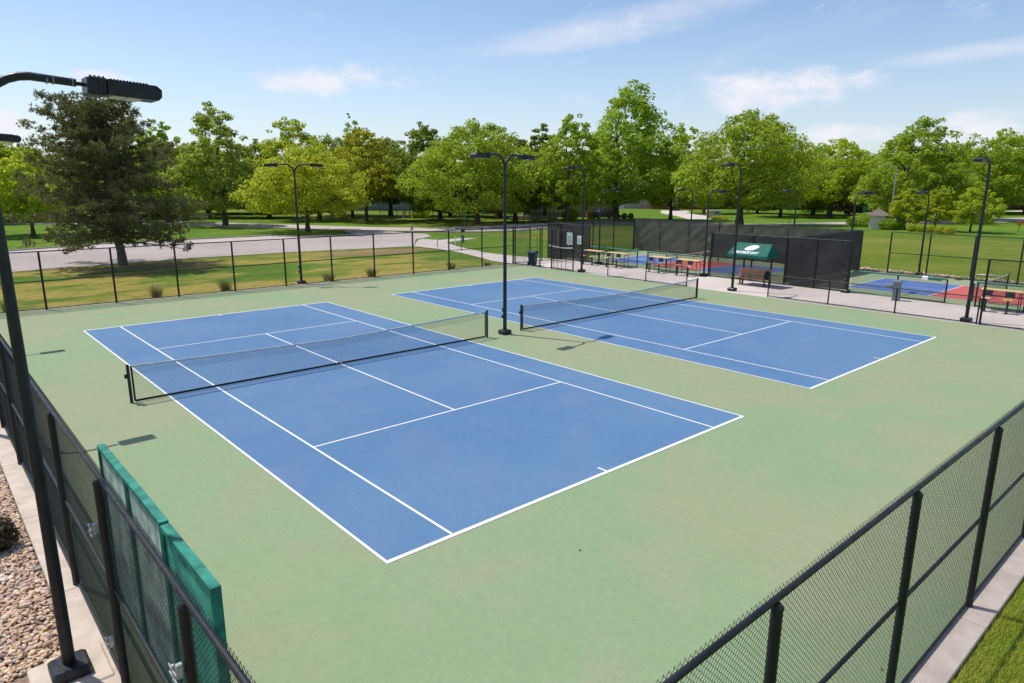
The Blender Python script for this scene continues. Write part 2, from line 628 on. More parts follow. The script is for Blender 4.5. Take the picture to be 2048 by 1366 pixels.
def segs(P0, P1, r, n=3):
    """many thin straight wires as open n-sided prisms (numpy)"""
    P0 = np.asarray(P0, float)
    P1 = np.asarray(P1, float)
    d = P1 - P0
    d /= np.linalg.norm(d, axis=1)[:, None] + 1e-12
    ref = np.where(np.abs(d[:, 2:3]) < .9, np.array([[0, 0, 1.]]), np.array([[1., 0, 0]]))
    a = np.cross(d, ref)
    a /= np.linalg.norm(a, axis=1)[:, None]
    b = np.cross(d, a)
    m = len(P0)
    V = np.zeros((m, 2 * n, 3))
    rr = np.asarray(r).reshape(-1, 1) if not np.isscalar(r) else r
    for j in range(n):
        o = (a * math.cos(2 * math.pi * j / n) + b * math.sin(2 * math.pi * j / n)) * rr
        V[:, j] = P0 + o
        V[:, n + j] = P1 + o
    base = (np.arange(m) * 2 * n)[:, None]
    F = np.concatenate([base + np.array([[j, (j + 1) % n, n + (j + 1) % n, n + j]]) for j in range(n)], 0)
    return V.reshape(-1, 3), F


def smooth01(t):
    t = min(max(t, 0.), 1.)
    return t * t * (3 - 2 * t)


def terrain(x, y):
    return (1.55 * smooth01((x - 43) / 12.5) - .35 * smooth01((x - 57) / 7)) * (1 - .8 * smooth01((y - 12) / 30))


# ------------------------------------------------------------------ the setting
def axis(lo, hi, dlo, dhi, step):
    a = list(np.arange(dlo, dhi + .01, step))
    left, x, s = [], dlo, step
    while x > lo:
        s *= 1.6
        x -= s
        left.append(x)
    right, x, s = [], dhi, step
    while x < hi:
        s *= 1.6
        x += s
        right.append(x)
    return np.array(left[::-1] + a + right)


gx = axis(-2500, 2500, -24, 130, 2.)
gy = axis(-2500, 2500, -40, 110, 2.)
GX, GY = np.meshgrid(gx, gy, indexing='ij')
rg = np.random.default_rng(5)
GZ = np.vectorize(terrain)(GX, GY) - .05
V = np.stack([GX, GY, GZ], -1).reshape(-1, 3)
ni, nj = GX.shape
I, J = np.meshgrid(np.arange(ni - 1), np.arange(nj - 1), indexing='ij')
q0 = (I * nj + J).ravel()
F = np.stack([q0, q0 + nj, q0 + nj + 1, q0 + 1], -1)
ground = tag(link('ground', nmesh('ground', V, F, True), 'lawn'), kind='structure')


def sheet(name, poly, z, mat, parent=None, thick=.0):
    m = MB()
    if thick:
        m.prism(poly, z - thick, z)
    else:
        m.add([(x, y, z) for x, y in poly], [tuple(range(len(poly)))])
    return m.build(name, mat, parent)


def rect(x0, y0, x1, y1):
    return [(x0, y0), (x1, y0), (x1, y1), (x0, y1)]


FX0, FX1, FY0, FY1 = -9.3, 24.4, -18.42, 18.52
slab = tag(sheet('court_slab', rect(FX0 - .02, FY0 - .02, FX1, FY1 + .02), 0, 'court_green', None, .2), kind='structure')
walk = tag(sheet('walkway', rect(FX1 + .002, -22, 29.7, 18.7), -.003, 'concrete', None, .2), kind='structure')
pslab = tag(sheet('pickleball_slab', rect(29.702, -24, 41.1, 20.3), 0, 'court_green', None, .2), kind='structure')

LW = .055


def painted(parent, x0, y0, x1, y1, z, name='painted_line'):
    return sheet(name, rect(min(x0, x1), min(y0, y1), max(x0, x1), max(y0, y1)), z, 'line_paint', parent)


def tennis(cx, name):
    A, B, S, Vv = 5.485, 11.885, 4.115, 6.40
    c = tag(sheet(name, rect(cx - A, -B, cx + A, B), .004, 'court_blue'), kind='structure')
    z, w = .008, LW
    for s in (-1, 1):
        painted(c, cx + s * A, -B, cx + s * (A - w), B, z)
        painted(c, cx + s * (S + w / 2), -B + .1, cx + s * (S - w / 2), B - .1, z)
        painted(c, cx - A + w, s * B, cx + A - w, s * (B - .09), z)
        painted(c, cx - S + w / 2, s * (Vv - w / 2), cx + S - w / 2, s * (Vv + w / 2), z)
        painted(c, cx - w / 2, s * (B - .09), cx + w / 2, s * (B - .33), z)
    painted(c, cx - w / 2, -Vv + w / 2, cx + w / 2, Vv - w / 2, z)
    return c


CX2 = 14.775
tennis(0, 'tennis_court')
tennis(CX2, 'tennis_court')


def pickle(cy):
    x0, x1 = 31.75, 37.85
    c = tag(sheet('pickleball_court', rect(x0, cy - 6.705, x1, cy + 6.705), .004, 'pickle_blue'), kind='structure')
    k2 = sheet('kitchen_zone', rect(x0, cy - 2.13, x1, cy + 2.13), .008, 'pickle_red', c)
    z = .012
    for s in (-1, 1):
        painted(c, x0, cy + s * 6.705, x1, cy + s * 6.655, z)
        painted(c, x0, cy + s * 2.13, x1, cy + s * 2.18, z)
        painted(c, 34.775, cy + s * 2.18, 34.825, cy + s * 6.655, z)
    for x in (x0, x1 - .05):
        painted(c, x, cy - 6.655, x + .05, cy - 2.18, z)
        painted(c, x, cy - 2.13, x + .05, cy + 2.13, z)
        painted(c, x, cy + 2.18, x + .05, cy + 6.655, z)
    return c


pickle(9.45)
pickle(-10.05)

# concrete mow strips under the fences
def strip_blocks(name, x0, y0, x1, y1, z, along, step):
    root = tag(link(name, None), kind='structure')
    L = (y1 - y0) if along == 'y' else (x1 - x0)
    n = max(1, round(L / step))
    for i in range(n):
        a, b = i * L / n + .006, (i + 1) * L / n - .006
        r_ = rect(x0, y0 + a, x1, y0 + b) if along == 'y' else rect(x0 + a, y0, x0 + b, y1)
        cx_, cy_ = (r_[0][0] + r_[2][0]) / 2, (r_[0][1] + r_[2][1]) / 2
        MB().box((cx_, cy_, z - .11), (r_[2][0] - r_[0][0], r_[2][1] - r_[0][1], .22), 0, .008).build('kerb_block', 'concrete_pad', root)
    return root


strip_blocks('fence_kerb', -9.68, -18.8, -9.325, 18.9, .02, 'y', 3.05)
strip_blocks('fence_kerb', -9.32, -18.80, 24.4, -18.445, .02, 'x', 3.05)
strip_blocks('fence_kerb', -9.32, 18.545, 24.4, 18.72, .012, 'x', 6.1)

# drive / parking lot and the street curving behind
drive = [(-90, 30), (-40, 34.4), (-6, 37.2), (8, 38.8), (15, 38.5), (27, 36.6), (28.4, 38.2), (32.2, 43.6), (36, 46), (38, 50), (36.5, 58), (33, 62), (31.6, 58), (31.4, 55.2), (30, 54), (25, 53.8), (23.2, 55.6), (21.5, 58.4), (14, 58.4), (4, 57.8), (-3.4, 55), (-40, 50), (-90, 45)]
tag(sheet('parking_lot', drive, -.022, 'asphalt'), kind='structure')


def ribbon(name, pts, w, dz, mat, kerb=False):
    """road along a centreline, draped on the terrain"""
    P = []
    for i in range(len(pts) - 1):
        p0, p1, p2, p3 = pts[max(i - 1, 0)], pts[i], pts[i + 1], pts[min(i + 2, len(pts) - 1)]
        for t in np.linspace(0, 1, 9)[:-1]:
            P.append(tuple(.5 * ((2 * p1[c]) + (-p0[c] + p2[c]) * t + (2 * p0[c] - 5 * p1[c] + 4 * p2[c] - p3[c]) * t * t + (-p0[c] + 3 * p1[c] - 3 * p2[c] + p3[c]) * t ** 3) for c in (0, 1)))
    P.append(pts[-1])
    m = MB()
    vs, fs = [], []
    K = 5
    L_, R_ = [], []
    for i, p in enumerate(P):
        a, b = P[max(i - 1, 0)], P[min(i + 1, len(P) - 1)]
        d = Vector((b[0] - a[0], b[1] - a[1])).normalized()
        nrm = Vector((-d.y, d.x))
        for j in range(K):
            s = (j / (K - 1) - .5) * w
            x, y = p[0] + nrm.x * s, p[1] + nrm.y * s
            vs.append((x, y, terrain(x, y) + dz))
        L_.append((p[0] - nrm.x * w / 2, p[1] - nrm.y * w / 2))
        R_.append((p[0] + nrm.x * w / 2, p[1] + nrm.y * w / 2))
        if i:
            for j in range(K - 1):
                fs.append(((i - 1) * K + j, (i - 1) * K + j + 1, i * K + j + 1, i * K + j))
    m.add(vs, fs)
    o = tag(m.build(name, mat), kind='structure')
    return o, L_, R_


def kerb(name, pts, parent=None):
    m = MB()
    vs, fs = [], []
    for i, p in enumerate(pts):
        a, b = pts[max(i - 1, 0)], pts[min(i + 1, len(pts) - 1)]
        d = Vector((b[0] - a[0], b[1] - a[1])).normalized()
        nx, ny = -d.y * .09, d.x * .09
        z = terrain(*p) - .05
        vs += [(p[0] - nx, p[1] - ny, z), (p[0] - nx, p[1] - ny, z + .15), (p[0] + nx, p[1] + ny, z + .15), (p[0] + nx, p[1] + ny, z)]
        if i:
            for j in range(4):
                k2 = (j + 1) % 4
                fs.append(((i - 1) * 4 + j, i * 4 + j, i * 4 + k2, (i - 1) * 4 + k2))
    m.add(vs, fs)
    o = m.build(name, 'kerb_stone', parent)
    return o if parent else tag(o, kind='structure')


street, LS, RS = ribbon('street', [(190, -24), (150, -10), (126, 1), (110, 6.4), (94, 13), (83, 20.5), (78, 30), (78.5, 40), (73, 47.5), (62, 48.6), (50.5, 49), (43.5, 55), (36.6, 63.5), (31, 74), (25, 86), (12, 101), (-10, 117), (-60, 140)], 8.2, -.03, 'asphalt')
kerb('kerb', RS[8 * 8:8 * 15], street)
kerb('kerb', [p for p in LS[8 * 8:8 * 15]][:24], street)
kerb('drive_kerb', drive[13:22])
path = [(24.6, 18.72), (29.6, 18.72), (28.9, 21), (28.5, 24.5), (28.6, 27.3), (29.5, 30.5), (30.6, 34.2), (32.4, 38.2), (35.6, 39.4), (38.4, 40.4), (36.8, 41.8), (33.6, 41.0), (33.0, 43.6), (31.5, 42.2), (28.5, 38.2), (27.1, 36.4), (27.4, 32.8), (26.8, 28.4), (25.4, 23.6), (24.6, 21.4)]
tag(sheet('footpath', path, -.014, 'concrete'), kind='structure')
tag(sheet('side_path', [(43.8, -6.8), (49.5, -8.2), (58, -16), (54, -20), (47.5, -12)], .06, 'concrete'), kind='structure')
driveway, _, _ = ribbon('driveway', [(93, 46), (101, 54), (110, 64), (122, 73)], 6, -.02, 'concrete')
ribbon('far_path', [(118, 24), (135, 20), (160, 14), (190, 8)], 3.5, -.01, 'concrete')

# gravel bed left of the fence, rock edging behind the courts
gravel = tag(sheet('gravel_bed', rect(-16.5, -24, -9.685, 6), -.045, 'gravel_bed'), kind='structure')
ICO_V = None


def ico():
    t = (1 + 5 ** .5) / 2
    v = np.array([(-1, t, 0), (1, t, 0), (-1, -t, 0), (1, -t, 0), (0, -1, t), (0, 1, t), (0, -1, -t), (0, 1, -t), (t, 0, -1), (t, 0, 1), (-t, 0, -1), (-t, 0, 1)], float)
    v /= np.linalg.norm(v[0])
    f = [(0, 11, 5), (0, 5, 1), (0, 1, 7), (0, 7, 10), (0, 10, 11), (1, 5, 9), (5, 11, 4), (11, 10, 2), (10, 7, 6), (7, 1, 8), (3, 9, 4), (3, 4, 2), (3, 2, 6), (3, 6, 8), (3, 8, 9), (4, 9, 5), (2, 4, 11), (6, 2, 10), (8, 6, 7), (9, 8, 1)]
    v = list(map(tuple, v))
    cache, nf = {}, []

    def mid(a, b):
        kk = (min(a, b), max(a, b))
        if kk not in cache:
            p = np.array(v[a]) + np.array(v[b])
            v.append(tuple(p / np.linalg.norm(p)))
            cache[kk] = len(v) - 1
        return cache[kk]
    for a, b, c in f:
        x, y, z = mid(a, b), mid(b, c), mid(c, a)
        nf += [(a, x, z), (b, y, x), (c, z, y), (x, y, z)]
    return np.array(v), np.array(nf), np.array(f)


ICO, ICOF, ICOF0 = ico()


def stones(name, P, size, seed, lo=False, mat='river_stone', zs=.62):
    r = np.random.default_rng(seed)
    n = len(P)
    U = ICO[:12] if lo else ICO
    FF = ICOF0 if lo else ICOF
    ax = size * np.stack([r.uniform(.7, 1.35, n), r.uniform(.55, 1.0, n), r.uniform(.7, 1.1, n) * zs], -1)
    V = U[None] * ax[:, None, :]
    V = V * (1 + r.normal(0, .055, V.shape[:2])[..., None])
    tl = r.normal(0, .35, n)
    ct, st = np.cos(tl)[:, None], np.sin(tl)[:, None]
    V = np.stack([V[..., 0] * ct - V[..., 2] * st, V[..., 1], V[..., 0] * st + V[..., 2] * ct], -1)
    an = r.uniform(0, 6.283, n)
    ca, sa = np.cos(an)[:, None], np.sin(an)[:, None]
    V = np.stack([V[..., 0] * ca - V[..., 1] * sa, V[..., 0] * sa + V[..., 1] * ca, V[..., 2]], -1) + P[:, None, :]
    F = (FF[None] + (np.arange(n) * len(U))[:, None, None]).reshape(-1, 3)
    o = link(name, nmesh(name, V.reshape(-1, 3), F, True), mat)
    return tag(o, kind='stuff')


r = np.random.default_rng(11)
n = 12500
sz = np.clip(r.lognormal(-3.62, .34, n), .013, .065)[:, None]
P = np.stack([r.uniform(-11.7, -9.71, n), -13.6 + 13.9 * r.uniform(0, 1, n), np.zeros(n)], -1)
P[:, 0] = -9.71 - (-9.71 - P[:, 0]) * r.uniform(.35, 1, n)
P = P[(P[:, 0] + 9.71) > -(.9 + (-P[:, 1]) * .105) - .3]
n = len(P)
P[:, 2] = -.035 + r.uniform(0, .035, n)
keep = ~((np.abs(P[:, 0] + 9.88) < .46) & (np.abs(P[:, 1] + 11.5) < .46))
P = P[keep]
sz = sz[:len(P)]
nr_ = P[:, 1] < -8
o = stones('river_gravel', P[nr_], sz[nr_], 3)
tag(o, 'tan and pink river gravel beside the left fence', 'gravel')
o = stones('river_gravel', P[~nr_], sz[~nr_] * 1.1, 8, True)
tag(o, 'tan and pink river gravel farther along the left fence', 'gravel')
r = np.random.default_rng(12)
n = 900
P = np.stack([r.uniform(41.15, 42.3, n), r.uniform(-14, 20, n), r.uniform(-.03, .05, n)], -1)
tag(stones('edging_rocks', P, r.uniform(.08, .2, n)[:, None], 4, True), 'pinkish rock edging along the far pickleball fence', 'rocks')
n = 1500
P = np.stack([r.uniform(-9, 24, n), 18.73 + r.uniform(0, .42, n) ** 1.2, r.uniform(-.05, 0, n)], -1)
tag(stones('edging_stones', P, r.uniform(.035, .085, n)[:, None], 5, True), 'narrow band of edging stones behind the far fence', 'stones')

# a few dry leaves blown onto the courts
r = np.random.default_rng(21)
n = 46
cen = np.stack([r.uniform(-9, 24, n), r.uniform(-18, 18, n), np.full(n, .022)], -1)
cen[:16, 1] = -18.3 + r.exponential(.8, 16)
an = r.uniform(0, 6.28, n)
tx = np.stack([np.cos(an), np.sin(an), r.normal(0, .15, n)], -1) * r.uniform(.02, .045, n)[:, None]
ty = np.stack([-np.sin(an), np.cos(an), r.normal(0, .25, n)], -1) * r.uniform(.012, .028, n)[:, None]
V = np.stack([cen - tx, cen + ty, cen + tx, cen - ty], 1).reshape(-1, 3)
tag(link('leaf_litter', nmesh('leaf_litter', V, np.arange(n * 4).reshape(-1, 4)), 'dry_blade'), 'dry leaves scattered over the green court surround', 'leaves', None, 'stuff')

# ------------------------------------------------------------------ chain-link fences
D = .062


def chain(name, p0, p1, z0, z1, parent, r_=.0026, step=.45, weave=False, d=D, mat='vinyl_wire'):
    p0, p1 = np.array(p0, float), np.array(p1, float)
    L = np.linalg.norm(p1 - p0)
    H = z1 - z0
    u = (p1 - p0) / L
    nrm = np.array([-u[1], u[0]])
    A, B, OA, OB = [], [], [], []
    st = d / 2 if weave else step
    for fam in (1, -1):
        cs = np.arange(-H if fam > 0 else 0, L if fam > 0 else L + H, d)
        for i, c in enumerate(cs):
            # s = c + fam * t, t in [0, H]
            lo, hi = (max(0, -c), min(H, L - c)) if fam > 0 else (max(0, c - L), min(H, c))
            if hi - lo < .02:
                continue
            if weave:
                k0 = math.ceil(lo / st)
                ts = np.unique(np.concatenate([[lo], np.arange(k0, int(hi / st) + 1) * st, [hi]]))
            else:
                ts = np.linspace(lo, hi, max(2, int((hi - lo) / st) + 1))
            s = c + fam * ts
            if weave:
                off = np.where((np.round(ts / st).astype(int) + (i % 2)) % 2 == 0, r_, -r_) * fam
            else:
                off = np.full(len(ts), r_ * fam)
            P = np.stack([p0[0] + u[0] * s + nrm[0] * off, p0[1] + u[1] * s + nrm[1] * off, z0 + ts], -1)
            A.append(P[:-1])
            B.append(P[1:])
    Vv, Ff = segs(np.concatenate(A), np.concatenate(B), r_)
    return link(name, nmesh(name, Vv, Ff), mat, parent)


def cylz(r_, h, n=10, cap=True):
    return MB().lathe([(r_, 0), (r_, h - .02), (r_ * 1.12, h - .02), (r_ * 1.12, h), (r_ * .6, h + .03)] if cap else [(r_, 0), (r_, h)], n=n)


def fence(label, p0, p1, h, posts, rails, out, group='chain-link fences', mesh_kw=None, post_r=.048, rail_r=.028, meshes=None, top=.05, name='chain_link_fence', ties=False):
    """p0-p1 line of the wire; posts/rails stand on the side 'out'"""
    p0v, p1v = Vector((p0[0], p0[1], 0)), Vector((p1[0], p1[1], 0))
    u = (p1v - p0v).normalized()
    nv = Vector((-u.y, u.x, 0)) * out
    t = thing(name, label, 'fence', (0, 0, 0), 0, group)
    pm = cylz(post_r, h - .03, 12).mesh('post', True)
    for s in posts:
        q = p0v + u * s + nv * (post_r + .008)
        link('post', pm, 'black_steel', t, (q.x, q.y, -.02))
    a, b = p0v + u * min(posts), p0v + u * max(posts)
    for z in rails:
        o = nv * (rail_r + .006)
        if abs(z - h) < .05:
            MB().tube([a + o + Vector((0, 0, z)), b + o + Vector((0, 0, z))], rail_r, 10).build('top_rail', 'black_steel', t, True)
        else:
            for s0, s1 in zip(sorted(posts)[:-1], sorted(posts)[1:]):
                e0, e1 = p0v + u * (s0 + post_r) + o + Vector((0, 0, z)), p0v + u * (s1 - post_r) + o + Vector((0, 0, z))
                MB().tube([e0, e1], rail_r * .9, 8).build('rail', 'black_steel', t, True)
    for (s0, s1) in (meshes or [(0, (p1v - p0v).length)]):
        w0, w1 = p0v + u * s0, p0v + u * s1
        chain('wire_mesh', (w0.x, w0.y), (w1.x, w1.y), .04, h + top, t, **(mesh_kw or {}))
    if ties:
        tm = MB().tube([(0, -.006, 0), (0, .006, 0)], rail_r * 1.07, 10).mesh('tie', True)
        ang = math.atan2(u.y, u.x) - math.pi / 2
        Lp = max(posts) - min(posts)
        rr = random.Random(3)
        for i in range(int(Lp / .42)):
            q = a + u * (.2 + i * .42 + rr.uniform(-.04, .04)) + nv * (rail_r + .006)
            for z in rails:
                if abs(z - h) > .05:
                    continue
                x = link('tie', tm, 'scuffed' if rr.random() < .35 and abs(z - h) < .05 else 'black_paint', t, (q.x, q.y, z))
                x.rotation_euler = (0, 0, ang)
    return t


H = 2.8
# near fence across the lower right of the view
posts_near = [0.05] + [3.46 + 3.06 * i for i in range(11)]
near = fence('tall black chain-link fence with knuckled top in the lower right corner', (FX0, FY0), (FX1, FY0), H, posts_near, (H, 1.42, .06), -1,
             mesh_kw=dict(weave=True, r_=.0023), meshes=[(0, 18.0)], ties=True)
left_posts = [.05] + [3.05 * i for i in range(1, 13)]
left = fence('tall black chain-link fence running along the gravel bed', (FX0, FY0), (FX0, FY1), H, left_posts, (H, 1.42, .06), 1,
             mesh_kw=dict(step=.25), meshes=[(0, 22)], ties=True)
back_posts = [.05] + [3.5 + 3.01 * i for i in range(10)] + [33.65]
fence('long black chain-link fence at the far end of the tennis courts', (FX0, FY1), (FX1, FY1), H, back_posts, (H, 1.40, .06), 1, mesh_kw=dict(step=.5, r_=.0026), top=.03)
chain('wire_mesh', (FX0 + 18.0, FY0), (FX1, FY0), .04, H + .05, near, step=.5)
chain('wire_mesh', (FX0, FY0 + 22), (FX0, FY1), .04, H + .05, left, step=.5)
# galvanised clamps left on two posts of the left fence
for (yy, zz) in ((-12.3, 2.2), (-12.3, .75), (-15.37, 2.2)):
    m = MB()
    m.box((-9.44, yy, zz), (.05, .045, .13), 0, .006)
    for dz_ in (-.035, .035):
        m.tube([(-9.44 - .05, yy - .1, zz + dz_), (-9.44 - .05, yy + .1, zz + dz_)], .006, 6)
    m.box((-9.485, yy, zz), (.02, .03, .16), 0, .004)
    m.build('clamp', 'galvanised', left, True)

# low fence between tennis courts and walkway, with its tall gate section
gate_f = fence('tall chain-link section with gate beside the blue bin', (24.4, 18.5), (24.4, 12.3), 2.85, [.05, 2.8, 4.0, 6.15], (2.85, .06), 1, mesh_kw=dict(step=.5), meshes=[(0, 2.8), (4.0, 6.15)], top=.0)
gt = thing('low_gate', 'small black barred gate between the tall posts near the blue bin', 'gate', (24.44, 14.45, 0))
for i in range(4):
    MB().tube([(0, -.15 - i * .42, .08), (0, -.15 - i * .42, 1.2)], .016, 8).build('bar', 'black_steel', gt, True)
for z in (.12, .65, 1.2):
    MB().tube([(0, -.05, z), (0, -1.95, z)], .018, 8).build('rail', 'black_steel', gt, True)
fence('waist-high chain-link fence from the tall gate post to the net posts', (24.4, 12.3), (24.4, 2.9), 1.22, [3.15, 6.3, 9.35], (1.22, .06), 1, mesh_kw=dict(step=.5), meshes=[(0, 9.35)], post_r=.035, rail_r=.022, top=0.)
fence('waist-high chain-link fence in front of the drinking fountain', (24.55, -2.2), (24.55, -12.15), 1.22, [.0, 3.3, 6.5, 9.9], (1.22, .06), 1, mesh_kw=dict(step=.5), post_r=.035, rail_r=.022, top=0.)
fence('tall chain-link fence end beside the orange table', (24.5, -12.2), (24.5, -18.4), H + .1, [0.03, 3.05, 6.15], (H + .1, 1.35, .06), 1, mesh_kw=dict(step=.5), top=0.)
# north end of walkway with open gate frame
fence('short chain-link fence closing the north end of the walkway', (24.5, 18.65), (29.7, 18.65), H, [.0, 1.75, 3.05, 5.15], (H, .06), 1, mesh_kw=dict(step=.5), meshes=[(0, 1.75), (3.05, 5.15)], top=0.)
gt = thing('walkway_gate', 'open black gate frame at the end of the path behind the bin', 'gate', (26.35, 18.78, 0))
gm = MB()
for z in (.1, 1.1, 2.0):
    gm.tube([(0, 0, z), (1.1, .35, z)], .02, 8)
gm.build('gate_rails', 'black_steel', gt, True)
for xx, yy in ((0, 0), (1.1, .35)):
    MB().tube([(xx, yy, .08), (xx, yy, 2.02)], .02, 8).build('upright', 'black_steel', gt, True)

# pickleball enclosure
PX0, PX1 = 29.72, 41.05


def screen(name, p0, p1, z0, z1, mat, parent, seed, amp=.035, off=.03, diag=.5, nu=70, nv=18, sag=.03, fold=1.):
    p0, p1 = np.array(p0, float), np.array(p1, float)
    L = np.linalg.norm(p1 - p0)
    u = (p1 - p0) / L
    nn = np.array([-u[1], u[0]])
    r_ = np.random.default_rng(seed)
    nu = max(12, int(L * 7))
    U, W = np.meshgrid(np.linspace(0, 1, nu), np.linspace(0, 1, nv), indexing='ij')
    s, t = U * L, W * (z1 - z0)
    dsp = np.zeros_like(s)
    for _ in range(9):
        dirn = r_.uniform(-1, 1) * .35 + diag
        wl = r_.uniform(.45, 1.8) * fold
        ph = r_.uniform(0, 6.28)
        w = np.sin((s - dirn * t * 2) * 6.283 / wl + ph)
        dsp += (np.abs(w) ** 3 * np.sign(w)) * r_.uniform(.3, 1) * (.4 + .6 * np.sin(s * .5 + r_.uniform(0, 6)))
    dsp = dsp / 3 * amp * (np.sin(W * math.pi) * .7 + .3)
    zz = z0 + t + (W > .98) * (-sag * np.abs(np.sin(s * math.pi / 1.0))) + (W < .02) * sag * np.sin(s * 1.7 + seed)
    X = p0[0] + u[0] * s + nn[0] * (off + dsp)
    Yv = p0[1] + u[1] * s + nn[1] * (off + dsp)
    V = np.stack([X, Yv, zz], -1).reshape(-1, 3)
    I, J = np.meshgrid(np.arange(nu - 1), np.arange(nv - 1), indexing='ij')
    q = (I * nv + J).ravel()
    return link(name, nmesh(name, V, np.stack([q, q + nv, q + nv + 1, q + 1], -1), True), mat, parent)


f1 = fence('far pickleball fence hung with creased dark windscreen', (PX1, 20.2), (PX1, -.4), 2.85, [0.03, 3.0, 6.0, 9.0, 12, 15, 18, 20.55], (2.85, .06), -1, mesh_kw=dict(step=.7, r_=.002), top=0.)
screen('wind_screen', (PX1, 20.1), (PX1, -.35), .12, 2.83, 'screen_dark', f1, 2, .12, -.09, .55, fold=1.6)
f2 = fence('bare chain-link pickleball fence below the grassy bank', (PX1, -.42), (PX1, -20), 2.85, [1.9, 4.35, 6.95, 9.5, 12.1, 14.7, 17.3, 19.5], (2.85, 1.42, .06), -1, mesh_kw=dict(step=.7, r_=.002), top=0.)
f3 = fence('pickleball end fence with see-through windscreen in tree shade', (PX0, 20.2), (PX1, 20.2), 2.85, [.03, 2.8, 5.6, 8.4, 11.3], (2.85, .06), 1, mesh_kw=dict(step=.7, r_=.002), top=0.)
screen('wind_screen', (PX0 + .05, 20.2), (PX1 - .05, 20.2), .1, 2.83, 'screen_thin', f3, 5, .03, -.05, .2)
f4 = fence('dark divider fence between the two pickleball courts', (PX0, -.4), (PX1, -.4), 2.85, [2.7, 5.4, 8.1, 11.2], (2.85, .06), 1, mesh_kw=dict(step=.9, r_=.002), top=0.)
screen('wind_screen', (PX0 + .1, -.4), (PX1 - .1, -.4), .15, 2.83, 'screen_black', f4, 7, .03, -.05, .2)
# front: tall screened panel with the notices
f5 = fence('dark screened panel with two pale notices behind the bin', (PX0, 20.15), (PX0, 15.6), 2.85, [.03, 1.45, 4.5], (2.85, 1.3, .06), 1, mesh_kw=dict(step=.7, r_=.002), top=0.)
screen('wind_screen', (PX0, 20.1), (PX0, 15.65), .9, 2.83, 'screen_black', f5, 9, .03, -.05, .2)
screen('wind_screen', (PX0, 20.1), (PX0, 15.65), .12, .88, 'screen_black', f5, 10, .03, -.05, .2)
def notice(label, y0, y1, z0, z1):
    t = thing('notice', label, 'sign', (PX0 - .13, (y0 + y1) / 2, z0), 0, 'notices on the dark panel')
    w, h = y1 - y0, z1 - z0
    MB().box((0, 0, h / 2), (.012, w, h), 0, .003).build('board', 'poster', t)
    rr = random.Random(int(y0 * 10))
    MB().box((-.009, 0, h * .84), (.004, w * .6, h * .1)).build('picture', 'print_white', t)
    for i in range(6):
        ww = w * rr.uniform(.5, .8)
        MB().box((-.009, 0, h * (.68 - i * .105)), (.004, ww, h * .03)).build('printed_line', 'poster_ink', t)
notice('large pale green notice on the dark panel by the bin', 17.30, 17.95, 1.25, 2.22)
notice('smaller pale notice on the dark panel behind a lamp pole', 16.36, 16.80, 1.36, 2.03)
m = MB()
pts = [(PX0 - .1, 20.0 - i * .25, 1.06 - .09 * math.sin(i / 11 * 3.14) - i * .004) for i in range(12)]
for a, b in zip(pts[:-1], pts[1:]):
    m.box(((a[0] + b[0]) / 2, (a[1] + b[1]) / 2, (a[2] + b[2]) / 2), (.02, .252, .08))
tag(m.build('white_banner_strip', 'print_white'), 'white sagging strip tied along the dark panel below the cords', 'strip')
for yy in (18.95, 17.75):
    tag(MB().tube([(PX0 - .11, yy, 2.35), (PX0 - .11, yy + .04, 1.7), (PX0 - .11, yy, 1.0)], .012, 6).build('cord', 'print_white', None, True),
        'pale cord hanging on the dark panel, ' + ('nearer the path' if yy > 18 else 'nearer the notice'), 'cord')
f6 = fence('tall windscreen wall behind the shaded bench', (PX0, 4.75), (PX0, -4.4), 2.9, [0.03, 3.0, 5.25, 7.1, 9.1], (2.9, 1.3, .06), -1, mesh_kw=dict(step=.7, r_=.002), top=0.)
screen('wind_screen', (PX0, 4.7), (PX0, -.5), 1.32, 2.86, 'screen_black', f6, 12, .03, -.05, .2)
screen('wind_screen', (PX0, 4.7), (PX0, -.5), .1, 1.28, 'screen_thin', f6, 13, .03, -.05, .2)
screen('wind_screen', (PX0, -.5), (PX0, -4.35), 1.32, 2.86, 'screen_black', f6, 14, .03, -.05, .2)
screen('wind_screen', (PX0, -.5), (PX0, -4.35), .1, 1.28, 'screen_black', f6, 15, .04, -.05, .2)


def padded(label, y0, y1, posts):
    t = fence(label, (PX0, y0), (PX0, y1), 1.25, posts, (.06,), 1, mesh_kw=dict(step=.6, r_=.002), post_r=.04, top=0.)
    MB().tube([(PX0, y0, 1.25), (PX0, y1, 1.25)], .05, 10).build('padded_rail', 'green_pad', t, True)
    return t


padded('low fence with green padded rail behind the first two yellow tables', 15.5, 10.85, [.05, 2.3, 4.6])
padded('low fence with green padded rail behind the middle yellow tables', 10.0, 4.85, [.05, 2.55, 5.1])
padded('low fence with green padded rail behind the drinking fountain', -4.5, -9.3, [2.4, 4.78])
padded('low fence with green padded rail behind the orange table', -10.6, -17, [.05, 2.1, 4.2, 6.3])

